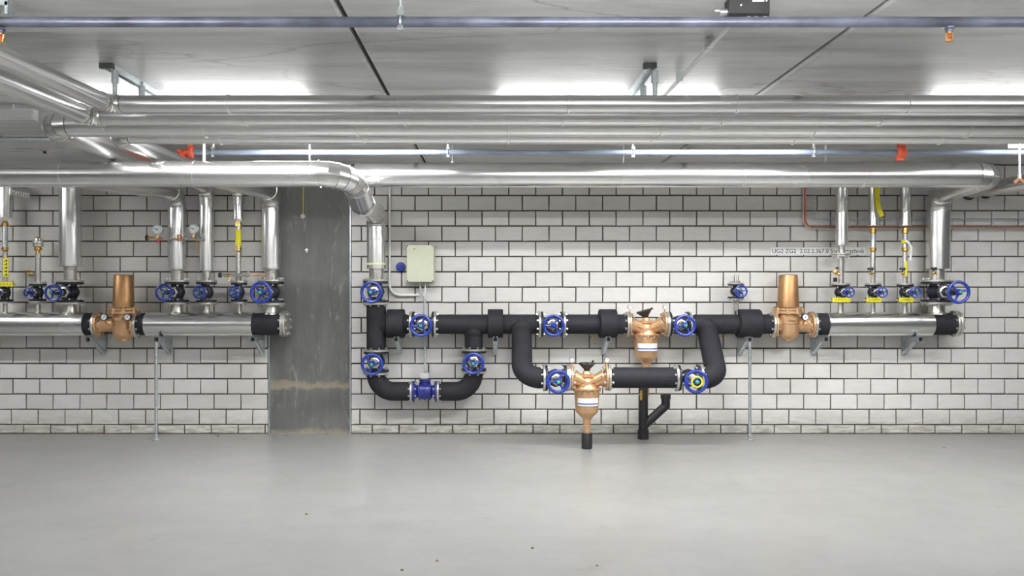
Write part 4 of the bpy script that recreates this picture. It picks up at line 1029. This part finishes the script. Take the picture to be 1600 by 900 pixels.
me.transform(INV[t]); lt.parent = t

# cable tray: a wire basket with orange cables
t = thing('cable_tray', 'wire basket cable tray with orange cables on the right wall', 'cable tray', P(1263, 350, .04))
zt_ = .05; wi = MB()
xL, xR = P(1256.5, 0, .1).x, P(1271.5, 0, .03).x
zb_ = P(0, 357, .1).z; zt2 = P(0, 342, .03).z; xe = P(1760, 0, .05).x
for (x_, yy) in ((xL, .02), (xL, .08), (xL+.03, .02), (xR-.03, .02), (xR, .02), (xR, .08)):
    wi.cyl((x_, -yy, zt2+.0), (x_, -yy, CEIL-.02), .0028, 6)
zz = zt2
while zz < CEIL-.03:
    wi.cyl((xL, -.02, zz), (xR, -.02, zz), .0022, 5); wi.cyl((xL, -.02, zz), (xL, -.08, zz), .0022, 5); wi.cyl((xR, -.02, zz), (xR, -.08, zz), .0022, 5); zz += .05
for (z_, yy) in ((zb_, .02), (zb_, .08), (zb_+.03, .02), (zt2-.02, .02), (zt2, .02), (zt2, .08)):
    wi.cyl((xR, -yy, z_), (xe, -yy, z_), .0028, 6)
x_ = xR
while x_ < xe:
    wi.cyl((x_, -.02, zb_), (x_, -.02, zt2), .0022, 5); wi.cyl((x_, -.02, zb_), (x_, -.08, zb_), .0022, 5); wi.cyl((x_, -.02, zt2), (x_, -.08, zt2), .0022, 5); x_ += .05
build('wire_mesh', wi, 'zinc', t)
build('tray_side', tube([Vector((xL, -.075, CEIL-.02)), Vector((xL, -.075, zb_)), Vector((xe, -.075, zb_))], [.09], .006, 8), 'zinc', t)
for k_, (o_, yy) in enumerate(((.022, .05), (.036, .045), (.05, .035))[:2]):
    build('cable', tube([Vector((xL+o_, -yy, CEIL-.02)), Vector((xL+o_, -yy, zb_+o_*.55)), Vector((xe, -yy, zb_+o_*.4))], [.09-o_*.5], .0062, 8), 'cable' if k_ != 1 else 'copper', t)
# wire and anchor on the pillar
t = thing('earth_wire', 'thin yellow green wire with small plug hanging down the pillar', 'cable', P(473.5, 338, -.01))
build('wire', tube([P(473, 262, .02), P(474, 300, .0), P(473.5, 335, -.015)], [.2], .0035, 6), 'yellow', t)
build('plug', MB().lathe([(0, .022), (.012, .024), (.016, .012)], P(473.5, 338, -.03), (0,-1,0), 14), 'grey', t)
tag(build('wall_anchor', MB().lathe([(0, .018), (.01, .016), (.012, .006)], P(479, 391, -.03), (0,-1,0), 12).ball(P(479, 394, -.015), .012, 8), 'zinc'), 'tiny metal anchor in the middle of the pillar', 'anchor')
# crumbs on the floor
rg = random.Random(11)
spots = [(341, 682), (403, 676), (428, 683), (447, 681), (452, 684), (508, 679), (512, 676), (566, 684), (563, 682), (1475, 700), (628, 891), (683, 877), (479, 804), (832, 857), (933, 884)]
where = ['right of the left pole, largest', 'by the wall left of the pillar', 'at the left foot of the pillar', 'at the pillar foot, left of its middle', 'at the pillar foot near its middle', 'at the pillar foot, right of its middle',
         'tight against the pillar foot right of its middle', 'just right of the pillar, farther from the wall', 'just right of the pillar, nearer the wall', 'at far right below the last header', 'at the bottom frame edge left of centre', 'near the bottom frame edge, second from centre',
         'alone in the left middle of the floor', 'below the lower filter, farther of two', 'near the bottom below the lower filter']
for i, (px, py) in enumerate(spots):
    zz = D*(1-(232.5)/(py-VY)) if py > VY+232.6 else .02
    c = P(px, py, max(zz, .02)); c.z = 0
    m = MB(); r_ = rg.uniform(.006, .011)*(2 if i == 0 else 1)
    m.lathe([(-.001, r_), (r_*.5, r_*.8), (r_*.9, r_*.2)], c, (rg.uniform(-.2, .2), rg.uniform(-.2, .2), 1), 6)
    tag(build('debris_crumb', m, 'debris'), 'brown crumb of debris on the floor '+where[i], 'debris', 'crumbs on the floor')
